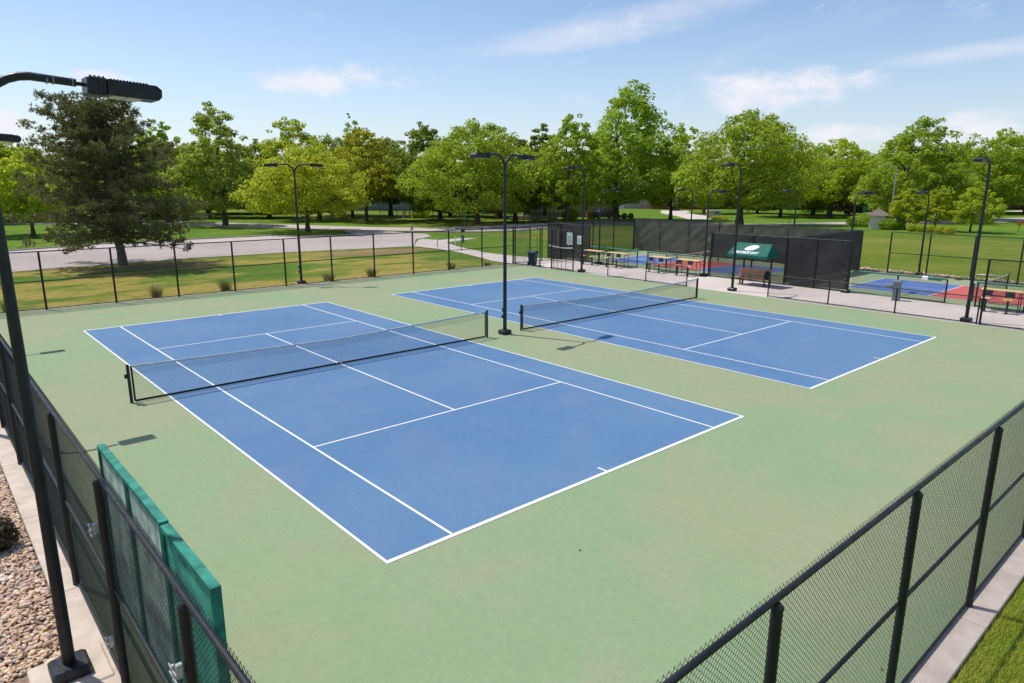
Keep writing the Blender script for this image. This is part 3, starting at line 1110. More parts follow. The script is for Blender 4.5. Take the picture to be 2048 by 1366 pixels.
# ------------------------------------------------------------------ nets
def net(cx, y, half, hpost, hmid, label, pitch=.045, name='tennis_net', dbl=True, posth=1.08, tape='head_band', skirt=True):
    t = thing(name, label, 'net', (cx, y, 0), 0, 'court nets')
    for s in (-1, 1):
        pp = MB().lathe([(.05, 0), (.042, .02), (.042, posth), (.03, posth + .025)], n=14).build('post', 'black_paint', t, True, (s * half, 0, 0))
    L = half - .09

    def hz(x):
        return hmid + (hpost - hmid) * (abs(x) / L) ** 1.15
    xs = np.arange(-L, L + .001, pitch)
    A = np.stack([xs, 0 * xs, 0 * xs + .05], -1)
    B = np.stack([xs, 0 * xs, np.array([hz(x) for x in xs]) - .03], -1)
    sg = np.linspace(-L, L, 33)
    rows = int(hpost / pitch)
    for i in range(rows):
        fr = (i + .5) / rows
        zz = np.array([.05 + (hz(x) - .05) * fr for x in sg])
        Q = np.stack([sg, 0 * sg + .002, zz], -1)
        A = np.concatenate([A, Q[:-1]])
        B = np.concatenate([B, Q[1:]])
    Vv, Ff = segs(A, B, .0016)
    link('mesh', nmesh('mesh', Vv, Ff), 'net_cord', t)
    if dbl:
        xs2 = xs[:-1] + pitch / 2
        A = np.stack([xs2, 0 * xs2 + .003, np.array([hz(x) for x in xs2]) - .27], -1)
        B = np.stack([xs2, 0 * xs2 + .003, np.array([hz(x) for x in xs2]) - .03], -1)
        for i in range(5):
            zz = np.array([hz(x) - .06 - i * .048 for x in sg])
            Q = np.stack([sg, 0 * sg + .004, zz], -1)
            A = np.concatenate([A, Q[:-1]])
            B = np.concatenate([B, Q[1:]])
        Vv, Ff = segs(A, B, .0018)
        link('double_mesh', nmesh('double_mesh', Vv, Ff), 'net_cord', t)
    m = MB()
    for a, b in zip(sg[:-1], sg[1:]):
        m.add([(a, -.012, hz(a) - .055), (b, -.012, hz(b) - .055), (b, -.012, hz(b)), (a, -.012, hz(a)), (a, .012, hz(a) - .055), (b, .012, hz(b) - .055), (b, .012, hz(b)), (a, .012, hz(a))],
              [(0, 1, 2, 3), (7, 6, 5, 4), (3, 2, 6, 7), (1, 0, 4, 5)])
    m.build('head_band', tape, t)
    if skirt:
        m = MB()
        for a, b in zip(sg[:-1], sg[1:]):
            m.box(((a + b) / 2, 0, .05), (b - a + .001, .016, .06))
        m.build('bottom_tape', 'net_cord', t)
    for s in (-1, 1):
        MB().box((s * L, 0, hpost / 2 + .02), (.05, .018, hpost - .06), 0, .004).build('side_tape', 'net_cord', t)
        MB().tube([(s * L, 0, hpost - .02), (s * half, 0, hpost - .01)], .005, 6).build('cable', 'black_steel', t, True)
    MB().box((0, 0, hmid / 2 + .01), (.05, .03, hmid + .02), 0, .004).build('centre_strap', 'white_strap', t)
    MB().box((0, 0, .015), (.10, .10, .03), 0, .006).build('anchor', 'galvanised', t)
    if dbl:
        MB().box((-half - .07, 0, .78), (.07, .06, .12), 0, .01).build('winder', 'black_steel', t, True)
    return t


net(0, 0, 6.43, 1.07, .914, 'tennis net with whitish head band on the nearer left court')
net(CX2, .08, 6.43, 1.07, .914, 'tennis net with whitish head band on the farther right court')
net(34.8, 9.45, 3.5, .93, .87, 'short net on the pickleball court behind the yellow tables', name='pickleball_net', dbl=False, posth=.95, tape='white_strap', skirt=False)
net(34.8, -10.05, 3.3, .93, .87, 'short net on the pickleball court behind the orange table', name='pickleball_net', dbl=False, posth=.95, tape='white_strap', skirt=False)

# ------------------------------------------------------------------ floodlights
def head_parts(t, base, ang, drop=0.02):
    """shoebox LED head, local x along the arm; base = mounting point"""
    ca, sa = math.cos(ang), math.sin(ang)
    M = Matrix.Translation(base) @ Matrix.Rotation(ang, 4, 'Z') @ Matrix.Rotation(R(3), 4, 'Y')

    def put(mb, name, mat, par, sm=False):
        o = mb.build(name, mat, par, sm)
        return o
    hd = MB().box((.10, 0, -.01), (.20, .31, .19), 0, .015)
    hd.prism([(.20, .075), (.70, .07), (.755, .03), (.755, -.05), (.72, -.09), (.20, -.095)], -.165, .165, 'y')
    h = put(hd, 'lamp_head', 'black_paint', t)
    h.matrix_local = M
    nk = put(MB().tube([(-.10, 0, 0), (.02, 0, 0)], .022, 8), 'neck', 'black_steel', h, True)
    m = MB()
    for i in range(12):
        m.box((.235 + i * .033, 0, .045), (.013, .338, .075))
    for i in range(4):
        m.box((.035 + i * .042, 0, -.008), (.012, .326, .206))
    put(m, 'cooling_fins', 'black_paint', h)
    for i in range(2):
        for j in (-1, 1):
            put(MB().box((.31 + i * .165, j * .075, -.098), (.15, .135, .012), 0, .003), 'led_panel', 'lens', h)
    return h


def lamp(label, x, y, h, dirs, reach=.95, z0=0., base='square', rad=.07, group='black floodlight poles', arc=.55, boxes=True, name='floodlight_pole'):
    t = thing(name, label, 'floodlight', (x, y, z0), 0, group)
    MB().tube([(0, 0, .06), (0, 0, h * .5), (0, 0, h - arc)], [rad * 1.12, rad, rad * .78], 14).build('pole', 'black_paint', t, True)
    MB().box((0, 0, .09), (.42, .42, .18), 0, .03).build('base_cover', 'black_paint', t)
    if boxes:
        MB().box((-.09, -.02, 1.02), (.08, .12, .17), 0, .012).build('outlet_box', 'black_steel', t)
        MB().box((-.10, .02, .74), (.07, .10, .13), 0, .012).build('outlet_box', 'black_steel', t)
    for a in dirs:
        ca, sa = math.cos(a), math.sin(a)
        pts = [(0, 0, h - arc - .3), (0, 0, h - arc)]
        for i in range(1, 8):
            th = i / 7 * math.pi / 2
            rr = (1 - math.cos(th)) * arc
            pts.append((ca * rr, sa * rr, h - arc + math.sin(th) * arc))
        pts.append((ca * reach, sa * reach, h - .03))
        MB().tube(pts, [rad * .74] * 2 + [rad * .7] * 7 + [rad * .66], 12).build('arm', 'black_paint', t, True)
        for s in (.62, .68, .86):
            if reach > s + .02:
                MB().tube([(ca * s, sa * s, h - .008 - .02 * s), (ca * (s + .012), sa * (s + .012), h - .008 - .02 * s)], rad * .74, 10, True).build('collar_ring', 'scuffed', t, True)
        head_parts(t, Vector((ca * (reach + .08), sa * (reach + .08), h - .04)), a)
    return t


PI = math.pi
nl = lamp('large black floodlight pole in the left foreground on a concrete pad', -9.80, -11.48, 7.1, [0.0], reach=.90, rad=.064, boxes=False, arc=.48)
MB().box((0, 0, -.04), (.82, .82, .16), 0, .02).build('concrete_footing', 'concrete_pad', nl)
lamp('second floodlight down the left fence, only its head in view', -9.86, 0.1, 7.1, [0.0])
lamp('third floodlight down the left fence, seen by its shadow', -9.86, 11.7, 7.1, [0.0])
lamp('double-headed floodlight standing between the two tennis nets', 7.39, .02, 7.1, [R(8), PI + R(4)], reach=.85)
lamp('double-headed floodlight on the far fence line', 7.42, 19.05, 7.1, [R(-35), PI - R(35)], reach=.85)
lamp('floodlight pole beside the first yellow table', 24.8, 11.85, 7.12, [PI])
lamp('floodlight pole in front of the green awning', 25.1, .28, 7.12, [PI])
lamp('floodlight pole on the right near the orange table', 24.95, -11.6, 7.12, [PI])
pg = 'shorter pickleball floodlights'
for yy, nm in ((14.4, 'beside the notices'), (5.05, 'left of the windscreen wall'), (-4.3, 'right of the windscreen wall')):
    lamp('short gooseneck pickleball floodlight ' + nm, 29.5, yy, 5.62, [0.], 1.3, group=pg, rad=.06)
for yy, nm in ((14.3, 'on the far creased windscreen, leftmost'), (4.95, 'rising behind the green awning'), (-4.2, 'at the foot of the grassy bank')):
    lamp('short pickleball floodlight ' + nm, 41.4, yy, 5.62, [PI], 1.3, group=pg, rad=.06)

# ------------------------------------------------------------------ practice boards on the left fence
pb = thing('practice_board', 'row of green framed hitting boards inside the left fence', 'practice board', (-8.91, -12.35, 0))
for i, (a, b) in enumerate(((2.33, .83), (.80, -.72), (-.75, -2.34))):
    zt = 2.40 + (0, .012, -.008)[i]
    cy, w = (a + b) / 2, a - b
    pnl = MB().box((-.012, cy, zt / 2), (.018, w - .09, zt - .16)).build('panel', ('plywood_green', 'plywood_green', 'plywood_vivid')[i], pb)
    MB().box((0, cy, zt - .03), (.10, w, .06), 0, .006).build('top_frame', 'board_green', pnl)
    MB().box((0, cy, .09), (.10, w, .06), 0, .006).build('bottom_frame', 'board_green', pnl)
    for s in (-1, 1):
        MB().box((0, cy + s * (w / 2 - .0225), zt / 2 + .03), (.098, .045, zt - .182), 0, .005).build('side_frame', 'board_green', pnl)
    MB().box((.03, cy, zt / 2), (.05, .05, zt - .22), 0, .005).build('stud', 'board_green', pnl)

# ------------------------------------------------------------------ wheelie bin
b = thing('wheelie_bin', 'dark blue wheeled rubbish bin inside the corner gate', 'bin', (24.95, 17.0, 0), R(200))
m = MB()
for (sx, sy, z) in ((.22, .24, .06), (.28, .31, .95)):
    pass
m.add([(-.20, -.22, .05), (.20, -.22, .05), (.20, .22, .05), (-.20, .22, .05), (-.27, -.29, .92), (.27, -.29, .92), (.27, .29, .92), (-.27, .29, .92)],
      [(3, 2, 1, 0), (0, 1, 5, 4), (1, 2, 6, 5), (2, 3, 7, 6), (3, 0, 4, 7), (4, 5, 6, 7)])
m.build('body', 'bin_blue', b)
MB().box((0, 0, .93), (.62, .66, .06), 0, .02).build('rim', 'bin_blue', b)
MB().prism([(-.32, 0), (.30, 0), (.31, .03), (.22, .10), (-.20, .12), (-.32, .06)], -.33, .33, 'y').build('lid', 'bin_blue', b, False, (0, 0, .965))
MB().tube([(.36, -.25, .95), (.36, .25, .95)], .02, 8).build('handle', 'bin_blue', b, True)
for s in (-1, 1):
    MB().tube([(.20, s * .24, .13), (.20, s * .30, .13)], .13, 16).build('wheel', 'rubber', b, True)

# ------------------------------------------------------------------ bar tables with fixed stools
def bar_table(label, y0, y1, seats, x=29.2):
    yc, L = (y0 + y1) / 2, abs(y1 - y0)
    t = thing('bar_table', label, 'table', (x, yc, 0), 0, 'bar tables along the walkway')
    MB().box((.0, 0, 1.02), (.62, L, .045), 0, .012).build('table_top', 'yellow_top', t)
    for sx in (-.22, .24):
        for sy in (-1, 1):
            MB().tube([(sx, sy * (L / 2 - .12), 0), (sx, sy * (L / 2 - .12), 1.0)], .02, 8).build('leg', 'black_steel', t, True)
    for sx in (-.22, .24):
        MB().tube([(sx, -L / 2 + .12, .35), (sx, L / 2 - .12, .35)], .015, 8).build('stretcher', 'black_steel', t, True)
    for sy in (-1, 1):
        MB().tube([(-.22, sy * (L / 2 - .12), .9), (.24, sy * (L / 2 - .12), .9)], .015, 8).build('brace', 'black_steel', t, True)
    for i, (sy, col) in enumerate(zip((L * .27, -L * .25), seats)):
        s = thing('bar_stool', label.replace('bar table', 'stool') if False else '', '', (x - .72, yc + sy, 0))
        tag(s, STOOLS.pop(0), 'stool', 'fixed stools at the bar tables')
        MB().lathe([(.15, 0), (.15, .015), (.045, .03), (.045, .60), (.11, .63)], n=14).build('pedestal', 'black_steel', s, True)
        MB().box((0, 0, .665), (.40, .40, .045), 0, .015).build('seat', col, s)
        bk = MB().box((.215, 0, .90), (.025, .40, .26), 0, .01).build('backrest', 'navy_back', s)
        for q in (-1, 1):
            MB().tube([(.17, q * .15, .65), (.212, q * .15, .80)], .012, 6).build('back_support', 'black_steel', s, True)
    return t


STOOLS = ['orange-seated stool at the yellow table nearest the notices', 'yellow-seated stool at the yellow table nearest the notices',
          'lime-seated stool at the second yellow table', 'cream-seated stool at the second yellow table',
          'cream stool at the third yellow table, on its left', 'cream stool at the third yellow table, on its right',
          'tan stool at the fourth yellow table, on its left', 'tan stool at the fourth yellow table beside the lamp pole',
          'cream stool at the orange-yellow table, nearer the lamp pole', 'yellow stool at the orange-yellow table, nearer the photo edge']
bar_table('yellow bar table nearest the notices and lamp pole', 15.45, 13.75, ('orange_seat', 'lime_seat'))
bar_table('second yellow bar table from the notices', 13.15, 11.35, ('lime_seat', 'cream_seat'))
bar_table('third yellow bar table, just past the fence gap', 9.2, 7.6, ('cream_seat', 'cream_seat'))
bar_table('fourth yellow bar table, beside the windscreen wall', 6.9, 5.2, ('cream_seat', 'cream_seat'))
bar_table('orange-yellow bar table at the right edge', -10.95, -12.7, ('cream_seat', 'lime_seat'), 29.35)

# ------------------------------------------------------------------ bench, awning
aw = thing('awning_shelter', 'green awning shelter with white emblem and lettering over the bench', 'awning', (28.15, .82, 0))
E0, E1 = 1.28, -1.34      # eave ends (y), ridge ends
xe, xr, xb, ze, zr, zb = -.85, .12, .62, 1.86, 2.52, 1.92
r0, r1 = 1.17, -1.12
front = [(xe, E1, ze), (xe, E0, ze), (xr, r0, zr), (xr, r1, zr)]
def panel(name, pts, th=.012, mat='awning', par=aw):
    p = [Vector(v) for v in pts]
    nn = (p[1] - p[0]).cross(p[2] - p[0]).normalized() * th
    n_ = len(p)
    m = MB().add([*p, *[v - nn for v in p]], [tuple(range(n_)), tuple(range(2 * n_ - 1, n_ - 1, -1))] + [(i, n_ + i, n_ + (i + 1) % n_, (i + 1) % n_) for i in range(n_)])
    return m.build(name, mat, par)
fp = panel('front_slope', front)
panel('rear_slope', [(xb, E0, zb), (xb, E1, zb), (xr, r1, zr), (xr, r0, zr)])
panel('end_panel', [(xe, E1, ze), (xr, r1, zr), (xb, E1, zb)][::-1])
panel('end_panel', [(xe, E0, ze), (xr, r0, zr), (xb, E0, zb)])
# scalloped valance along front and ends
def valance(a, b, n_):
    a, b = Vector(a), Vector(b)
    m = MB()
    for i in range(n_):
        for j in range(4):
            t0, t1 = (i + j / 4) / n_, (i + (j + 1) / 4) / n_
            d0, d1 = .12 + .05 * math.sin(j / 4 * PI), .12 + .05 * math.sin((j + 1) / 4 * PI)
            p, q = a.lerp(b, t0), a.lerp(b, t1)
            m.add([p, q, q - Vector((0, 0, d1)), p - Vector((0, 0, d0))], [(0, 1, 2, 3)])
    m.build('valance', 'awning', aw)
valance((xe - .004, E0, ze), (xe - .004, E1, ze), 12)
valance((xe, E1 - .004, ze), (xb, E1 - .004, zb), 7)
valance((xe, E0 + .004, ze), (xb, E0 + .004, zb), 7)
for yy in (.72, -1.08):
    MB().box((.25, yy, 1.1), (.09, .09, 2.2), 0, .01).build('post', 'black_steel', aw)
MB().box((.25, -.18, 2.2), (.07, 1.9, .07), 0, .01).build('beam', 'black_steel', aw)
# emblem and lettering printed on the front slope
fx = Vector((0, -1, 0))
fu = Vector((xr - xe, 0, zr - ze)).normalized()
fn = fx.cross(fu).normalized()
fn = -fn if fn.x > 0 else fn
org = Vector((xe, 0, ze)) + fn * .018
def print_poly(name, pts2, mat, lift, par=fp):
    vs_ = [org + fx * a + fu * b_ + fn * lift for a, b_ in pts2]
    return MB().add(vs_, [tuple(range(len(vs_)))]).build(name, mat, par)
ell = []
for i in range(40):
    th = i / 40 * 2 * PI
    a, b_ = .40 * math.cos(th), .235 * math.sin(th)
    a *= 1 + .1 * math.cos(2 * th)
    an = R(22)
    ell.append((.02 + a * math.cos(an) - b_ * math.sin(an), .72 + a * math.sin(an) + b_ * math.cos(an)))
print_poly('emblem', ell, 'print_white', .002)
leafp = [(-.10, .57), (-.02, .63), (.08, .72), (.15, .84), (.06, .80), (-.03, .72), (-.08, .64)]
print_poly('emblem_mark', leafp, 'print_grey', .005)
cu = bpy.data.curves.new('lettering', 'FONT')
cu.body = 'RECORDS DAY'
cu.size = .27
cu.shear = .35
cu.align_x = 'CENTER'
cu.offset = .012
tmp = bpy.data.objects.new('tmp_text', cu)
C.objects.link(tmp)
dg = bpy.context.evaluated_depsgraph_get()
me = bpy.data.meshes.new_from_object(tmp.evaluated_get(dg))
bpy.data.objects.remove(tmp, do_unlink=True)
for v in me.vertices:
    v.co = org + fx * (v.co.x * .86 - .16) + fu * (v.co.y * 1.05 + .16) + fn * .004
me.name = 'lettering'
link('lettering', me, 'print_white', fp)

bn = thing('park_bench', 'brown slatted bench under the green awning', 'bench', (27.95, .62, 0))
for i in range(4):
    MB().box((-.30 + i * .13, 0, .45), (.115, 2.1, .04), 0, .008).build('slat', 'bench_wood', bn)
for i in range(5):
    MB().box((.17 + i * .025, 0, .56 + i * .105), (.03, 2.1, .095), 0, .008).build('slat', 'bench_wood', bn)
for yy in (.8, -.8):
    m = MB()
    m.box((-.08, yy, .40), (.50, .06, .05), 0, .01)
    m.box((-.06, yy, .22), (.09, .07, .36), 0, .01)
    m.tube([(-.32, yy, .02), (-.06, yy, .10), (.24, yy, .02)], .03, 8)
    m.tube([(.14, yy, .42), (.30, yy, 1.02)], .025, 8)
    m.build('leg', 'cast_iron', bn, True)
bgk = thing('backpack', 'black backpack slumped on the right end of the bench', 'bag', (27.95, -.28, .472))
m = MB().lathe([(.13, 0), (.17, .06), (.175, .22), (.15, .38), (.08, .46), (.03, .47)], n=14)
m.v = [(x * .75 + z * .12, y * 1.05, z) for x, y, z in m.v]
m.build('body', 'bag_cloth', bgk, True)
m = MB().lathe([(.07, 0), (.09, .05), (.085, .14), (.04, .17)], n=12)
m.v = [(x * .6 - .12, y * 1.1, z + .05) for x, y, z in m.v]
m.build('pocket', 'bag_cloth', bgk, True)
MB().tube([(.0, .04, .45), (.06, .03, .52), (.08, -.03, .52), (.05, -.05, .45)], .012, 6).build('strap', 'bag_cloth', bgk, True)

# ------------------------------------------------------------------ drinking fountain
df = thing('drinking_fountain', 'grey two-level drinking fountain by the low fence', 'fountain', (28.75, -7.1, 0), R(10))
MB().box((0, -.16, .47), (.34, .34, .94), 0, .02).build('tall_pedestal', 'fountain_grey', df)
MB().box((0, -.16, 1.0), (.40, .42, .14), 0, .03).build('tall_basin', 'fountain_grey', df)
MB().box((-.02, .22, .78), (.38, .40, .13), 0, .03).build('low_basin', 'fountain_grey', df)
MB().box((0, .08, .68), (.26, .22, .12), 0, .02).build('arm', 'fountain_grey', df)
for yy, zz in ((-.16, 1.07), (.22, .845)):
    MB().lathe([(.02, 0), (.018, .04), (.008, .06)], n=8).build('spout', 'galvanised', df, True, (.08, yy, zz))
tw = thing('rail_towel', 'green and white towel draped over the padded rail', 'towel', (PX0, -8.4, 1.31))
m = MB()
for a, b_, mt in ((0, .28, 'print_white'), (.28, .95, 'green_pad')):
    mm = MB()
    pr = [(-.075, -.16), (-.07, -.02), (-.03, .02), (.03, .02), (.07, -.02), (.075, -.10)]
    vs_ = [(x, .3 - a, z) for x, z in pr] + [(x, .3 - b_, z * 1.1) for x, z in pr]
    mm.add(vs_, [(i, i + 1, 7 + i, 6 + i) for i in range(5)])
    mm.build('fold', mt, tw)

# ------------------------------------------------------------------ foliage
def crown_mesh(name, seed, H_, W, cb, n_cl, per, lsize, shape='oval', lean=0., ragged=.22, clump=1.0, topw=.5):
    """leaf-sized kites gathered in clumps spread through an uneven crown volume; returns mesh, clump centres"""
    r_ = np.random.default_rng(seed)
    n_cl = int(n_cl * 1.75)
    per = per * .82
    clump = clump * .84
    pts = []
    a1, a2, a3 = r_.uniform(0, 6.28, 3)
    hC = H_ - cb
    while len(pts) < n_cl:
        t = r_.uniform(0, 1)
        an = r_.uniform(0, 6.283)
        if shape == 'oval':
            pr = math.sin(math.pi * (t ** .8 * .80 + .18)) ** .7
        elif shape == 'dome':
            pr = math.sqrt(max(0, 1 - max(0, (t - .28) / .72) ** 2)) * (.72 + .28 * min(1, t / .28))
        elif shape == 'tall':
            pr = min(1, .66 + t * 1.4) * (1 - max(0, t - .3) / .7) ** .6 * 1.05
        else:
            pr = math.sin(math.pi * (t * .9 + .08)) ** .5
        wob = 1 + ragged * (math.sin(an * 2 + a1 + t * 5) * .5 + math.sin(an * 3 + a2 - t * 9) * .35 + math.sin(an * 5 + a3 + t * 13) * .3)
        if r_.random() > pr * .7 + .3:
            continue
        rad = pr * wob * W / 2 * (r_.uniform(.0, 1) ** .38)
        pts.append((math.cos(an) * rad + lean * t * hC, math.sin(an) * rad, cb + t * hC * (.93 + .07 * math.sin(an * 3 + a2))))
    P = np.array(pts)
    # a few stray twigs that break the outline
    cs = clump * r_.uniform(.45, 1.05, n_cl) * np.clip(1.25 - (P[:, 2] - cb) / hC * .55, .6, 1)
    cnt = np.maximum(8, (per * 1.2 * (cs / clump) ** 1.4)).astype(int)
    idx = np.repeat(np.arange(n_cl), cnt)
    n_ = len(idx)
    d = r_.normal(0, 1, (n_, 3))
    d /= np.linalg.norm(d, axis=1)[:, None]
    rad = cs[idx] * r_.uniform(.25, 1, n_) ** .45 * np.where(r_.random(n_) < .05, 1.4, 1)
    cen = P[idx] + d * rad[:, None] * np.array([1, 1, .62])
    # leaf frames: normals lean outwards and upwards
    nrm = d * .55 + np.array([0, 0, .55]) + r_.normal(0, .55, (n_, 3))
    nrm /= np.linalg.norm(nrm, axis=1)[:, None]
    tx = np.cross(nrm, r_.normal(0, 1, (n_, 3)))
    tx /= np.linalg.norm(tx, axis=1)[:, None]
    ty = np.cross(nrm, tx)
    s = lsize * 1.08 * r_.uniform(.55, 1.35, n_)[:, None]
    V = np.stack([cen - tx * s * .55, cen + ty * s * .34 + nrm * s * .07, cen + tx * s * .55, cen - ty * s * .34 + nrm * s * .07], 1).reshape(-1, 3)
    F = np.arange(n_ * 4).reshape(-1, 4)
    return nmesh(name, V, F), P


def trunk_mesh(seed, H_, cb, P, r0, lean=0., nl=26, lowfork=False):
    r_ = random.Random(seed)
    m = MB()
    top = cb + (H_ - cb) * .72
    axis_ = []
    for i in range(9):
        z = top * i / 8
        axis_.append(Vector((math.sin(i * 1.3 + seed) * .02 * H_ * (i / 8), math.cos(i * 1.7 + seed) * .02 * H_ * (i / 8), z)) + Vector((lean * max(0, z - cb), 0, 0)))
    rads = [r0 * 1.35] + [r0 * (1 - .82 * (i / 8) ** .9) for i in range(1, 9)]
    m.tube([Vector((0, 0, -.3))] + axis_, [r0 * 1.6] + rads, 9)
    sel = list(range(len(P)))
    r_.shuffle(sel)
    for i in sel[:nl]:
        p = Vector(P[i])
        z0 = max(cb * .85, p.z - (math.hypot(p.x, p.y) * r_.uniform(.5, .9)))
        z0 = min(z0, top * .96)
        f = z0 / top * 8
        i0 = min(7, int(f))
        a = axis_[i0].lerp(axis_[i0 + 1], f - i0)
        mid = a.lerp(p, .5) + Vector((0, 0, -.06 * (p - a).length + r_.uniform(-.2, .2)))
        rr = max(.035, r0 * (1 - .82 * f / 8) * .5)
        m.tube([a, a.lerp(mid, .5) + Vector((0, 0, .05)), mid, p], [rr, rr * .8, rr * .55, rr * .2], 5, False)
    return m.mesh('trunk', True)


def tree(label, x, y, H_, W, cb, mat, seed, shape='oval', r0=.28, n_cl=150, per=95, lsize=.32, offx=0., lean=0., ragged=.22, clump=None, group='broadleaf trees around the courts', cat='tree', name='broadleaf_tree', nl=26, bark='bark'):
    z = terrain(x, y) - .05
    t = thing(name, label, cat, (x, y, z), 0, group)
    W = W * 1.12
    cl = clump or W * .085 + .15
    me, P = crown_mesh('crown', seed, H_, W, cb, n_cl, per, lsize, shape, lean, ragged, cl)
    # lateral offset of the crown is in the picture's right direction
    if offx:
        ox, oy = offx * .747, offx * -.664
        co = np.empty(len(me.vertices) * 3, np.float32)
        me.vertices.foreach_get('co', co)
        co = co.reshape(-1, 3)
        w = np.clip((co[:, 2] - cb * .5) / max(.5, (H_ - cb) * .5), 0, 1)
        co[:, 0] += ox * w
        co[:, 1] += oy * w
        me.vertices.foreach_set('co', co.ravel())
        w = np.clip((P[:, 2] - cb * .5) / max(.5, (H_ - cb) * .5), 0, 1)
        P = P + np.stack([ox * w, oy * w, 0 * w], -1)
    link('trunk', trunk_mesh(seed, H_, cb, P, r0, lean, nl), bark, t)
    link('crown', me, mat, t)
    return t


T = {}
T['a'] = tree('small yellow-green tree with leaning forked trunk at the left edge', 1.0, 75.5, 9.3, 9.6, 1.9, 'leaf_yellow', 21, 'dome', .22, 150, 95, .30, -1.3)
T['b'] = tree('tall open-crowned tree with two trunks right of the pine', 24.9, 81.6, 17.2, 11.8, 2.6, 'leaf_grey', 22, 'tall', .36, 190, 90, .33, -.6, ragged=.3)
tree('light green tree half hidden behind the pine', 20.9, 93.5, 15.2, 9.5, 1.5, 'leaf_mid', 23, 'oval', .3, 140, 90, .36, -.8)
T['c'] = tree('broad low yellow-green tree on the lawn island', 28.4, 62.4, 10.4, 13.6, 2.6, 'leaf_yellow', 24, 'dome', .30, 240, 95, .28)
tree('taller bright green tree standing behind the lawn island tree', 42.4, 87.5, 16.6, 12.6, 3.2, 'leaf_yellow', 25, 'oval', .36, 190, 95, .34, -3.6)
T['d'] = tree('golden-tinged tree with a straight trunk beside the street', 46, 78.4, 14.6, 10.4, 3.9, 'leaf_gold', 26, 'oval', .32, 170, 95, .32, -.2)
tree('thin sparse tree rising behind the golden-tinged one', 48.8, 88.0, 17.4, 6.2, 4.2, 'leaf_grey', 27, 'tall', .26, 80, 60, .30, .2, ragged=.35)
T['e'] = tree('dark dense tree in the middle behind the sign post', 54.9, 70.5, 15.4, 11.2, 1.6, 'leaf_dark', 28, 'tall', .36, 210, 100, .33, -2.6)
T['f'] = tree('wide bright green tree behind the double lamp', 52.9, 58.5, 14.6, 16.4, 2.3, 'leaf_mid', 29, 'dome', .42, 300, 105, .31, -.2)
tree('dark narrow tree right of the double lamp', 61.7, 60, 13.3, 8.2, 1.6, 'leaf_dark', 30, 'oval', .38, 140, 100, .34, -.3)
tree('dark tree behind and right of the double lamp', 70.5, 62.5, 15.3, 8.6, 2.5, 'leaf_dark', 31, 'oval', .3, 140, 95, .35, -.6)
tree('medium tree left of the tallest tree', 66.6, 53.6, 16.2, 10.8, 2.6, 'leaf_mid', 32, 'oval', .34, 190, 100, .33, .6)
T['g'] = tree('tallest tree of the row with a thick dark trunk', 78.5, 53.9, 21.9, 16.6, 3.0, 'leaf_mid', 33, 'tall', .55, 310, 105, .36, 2.0, ragged=.3)
tree('smaller bright tree just right of the tallest tree', 85.8, 48.2, 15.3, 9.4, 2.3, 'leaf_yellow', 34, 'oval', .3, 150, 95, .33, 1.4)
T['h'] = tree('large round tree behind the awning with a thick trunk', 72.7, 27.9, 14.5, 15.2, 2.9, 'leaf_mid', 35, 'dome', .5, 300, 105, .30, 1.0, ragged=.28)
tree('light green tree on the lawn left of the street lamp', 109.8, 32.6, 13.3, 12.6, 3.0, 'leaf_yellow', 36, 'dome', .5, 200, 95, .34, .8)
tree('big windblown tree behind the street lamp', 94.0, 15.6, 14.0, 12.2, 1.6, 'leaf_mid', 37, 'oval', .5, 220, 100, .31, 1.5, ragged=.3)
tree('big tree at the right edge above the bank', 107, 8.6, 12.9, 12.4, 2.2, 'leaf_mid', 38, 'dome', .4, 220, 95, .31, .4)
tree('brownish conifer-like tree in the shade behind the pump house', 122, 33.5, 9.2, 9.5, .6, 'needle_brown', 39, 'oval', .3, 120, 80, .34, .4)
sg_ = 'three young trees on the bank'
tree('young tree with rounded crown nearest the pump house', 74.3, 8.3, 4.8, 3.5, .8, 'leaf_yellow', 41, 'oval', .10, 70, 70, .20, .15, group=sg_, nl=10)
tree('young tree in the middle of the three on the bank', 74.1, 5.2, 4.9, 3.1, 1.0, 'leaf_yellow', 42, 'tall', .10, 64, 70, .20, .2, group=sg_, nl=10)
tree('young tree rightmost of the three on the bank', 74.4, 1.9, 5.2, 4.3, 1.0, 'leaf_yellow', 43, 'oval', .11, 80, 75, .20, .4, group=sg_, nl=10)
tree('dark green tree mass at the far left horizon', 2, 112, 12.6, 16, 1.5, 'leaf_mid', 44, 'dome', .4, 200, 85, .40, -1)
tree('second dark green tree at the far left horizon', -6, 112, 11.0, 14, 1.5, 'leaf_yellow', 45, 'dome', .4, 170, 85, .40)
# distant belt of trees behind the houses: copies of the trees above
src = [T[k_] for k_ in 'bcdefgha']
r_ = random.Random(9)
VIEW = []
for i in range(24):
    an = R(91 - i * 3.75)
    VIEW.append((-10.6 + math.cos(an) * (200 + r_.uniform(-5, 5)), -20.7 + math.sin(an) * (200 + r_.uniform(-5, 5)), 14.6))
for i in range(26):
    an = R(90 - i * 3.45)
    dd = 186 + r_.uniform(-6, 6)
    VIEW.append((-10.6 + math.cos(an) * dd, -20.7 + math.sin(an) * dd, 12.6))
for an_ in (86, 82.5, 79, 75.5, 72, 68.5, 65, 52, 33, 29, 25, 20, 16, 12):
    an = R(an_)
    dd = 150 + r_.uniform(-5, 5)
    VIEW.append((-10.6 + math.cos(an) * dd, -20.7 + math.sin(an) * dd, 10.8))
HT = [17.2, 10.4, 14.6, 15.4, 14.6, 21.9, 14.5, 9.3]
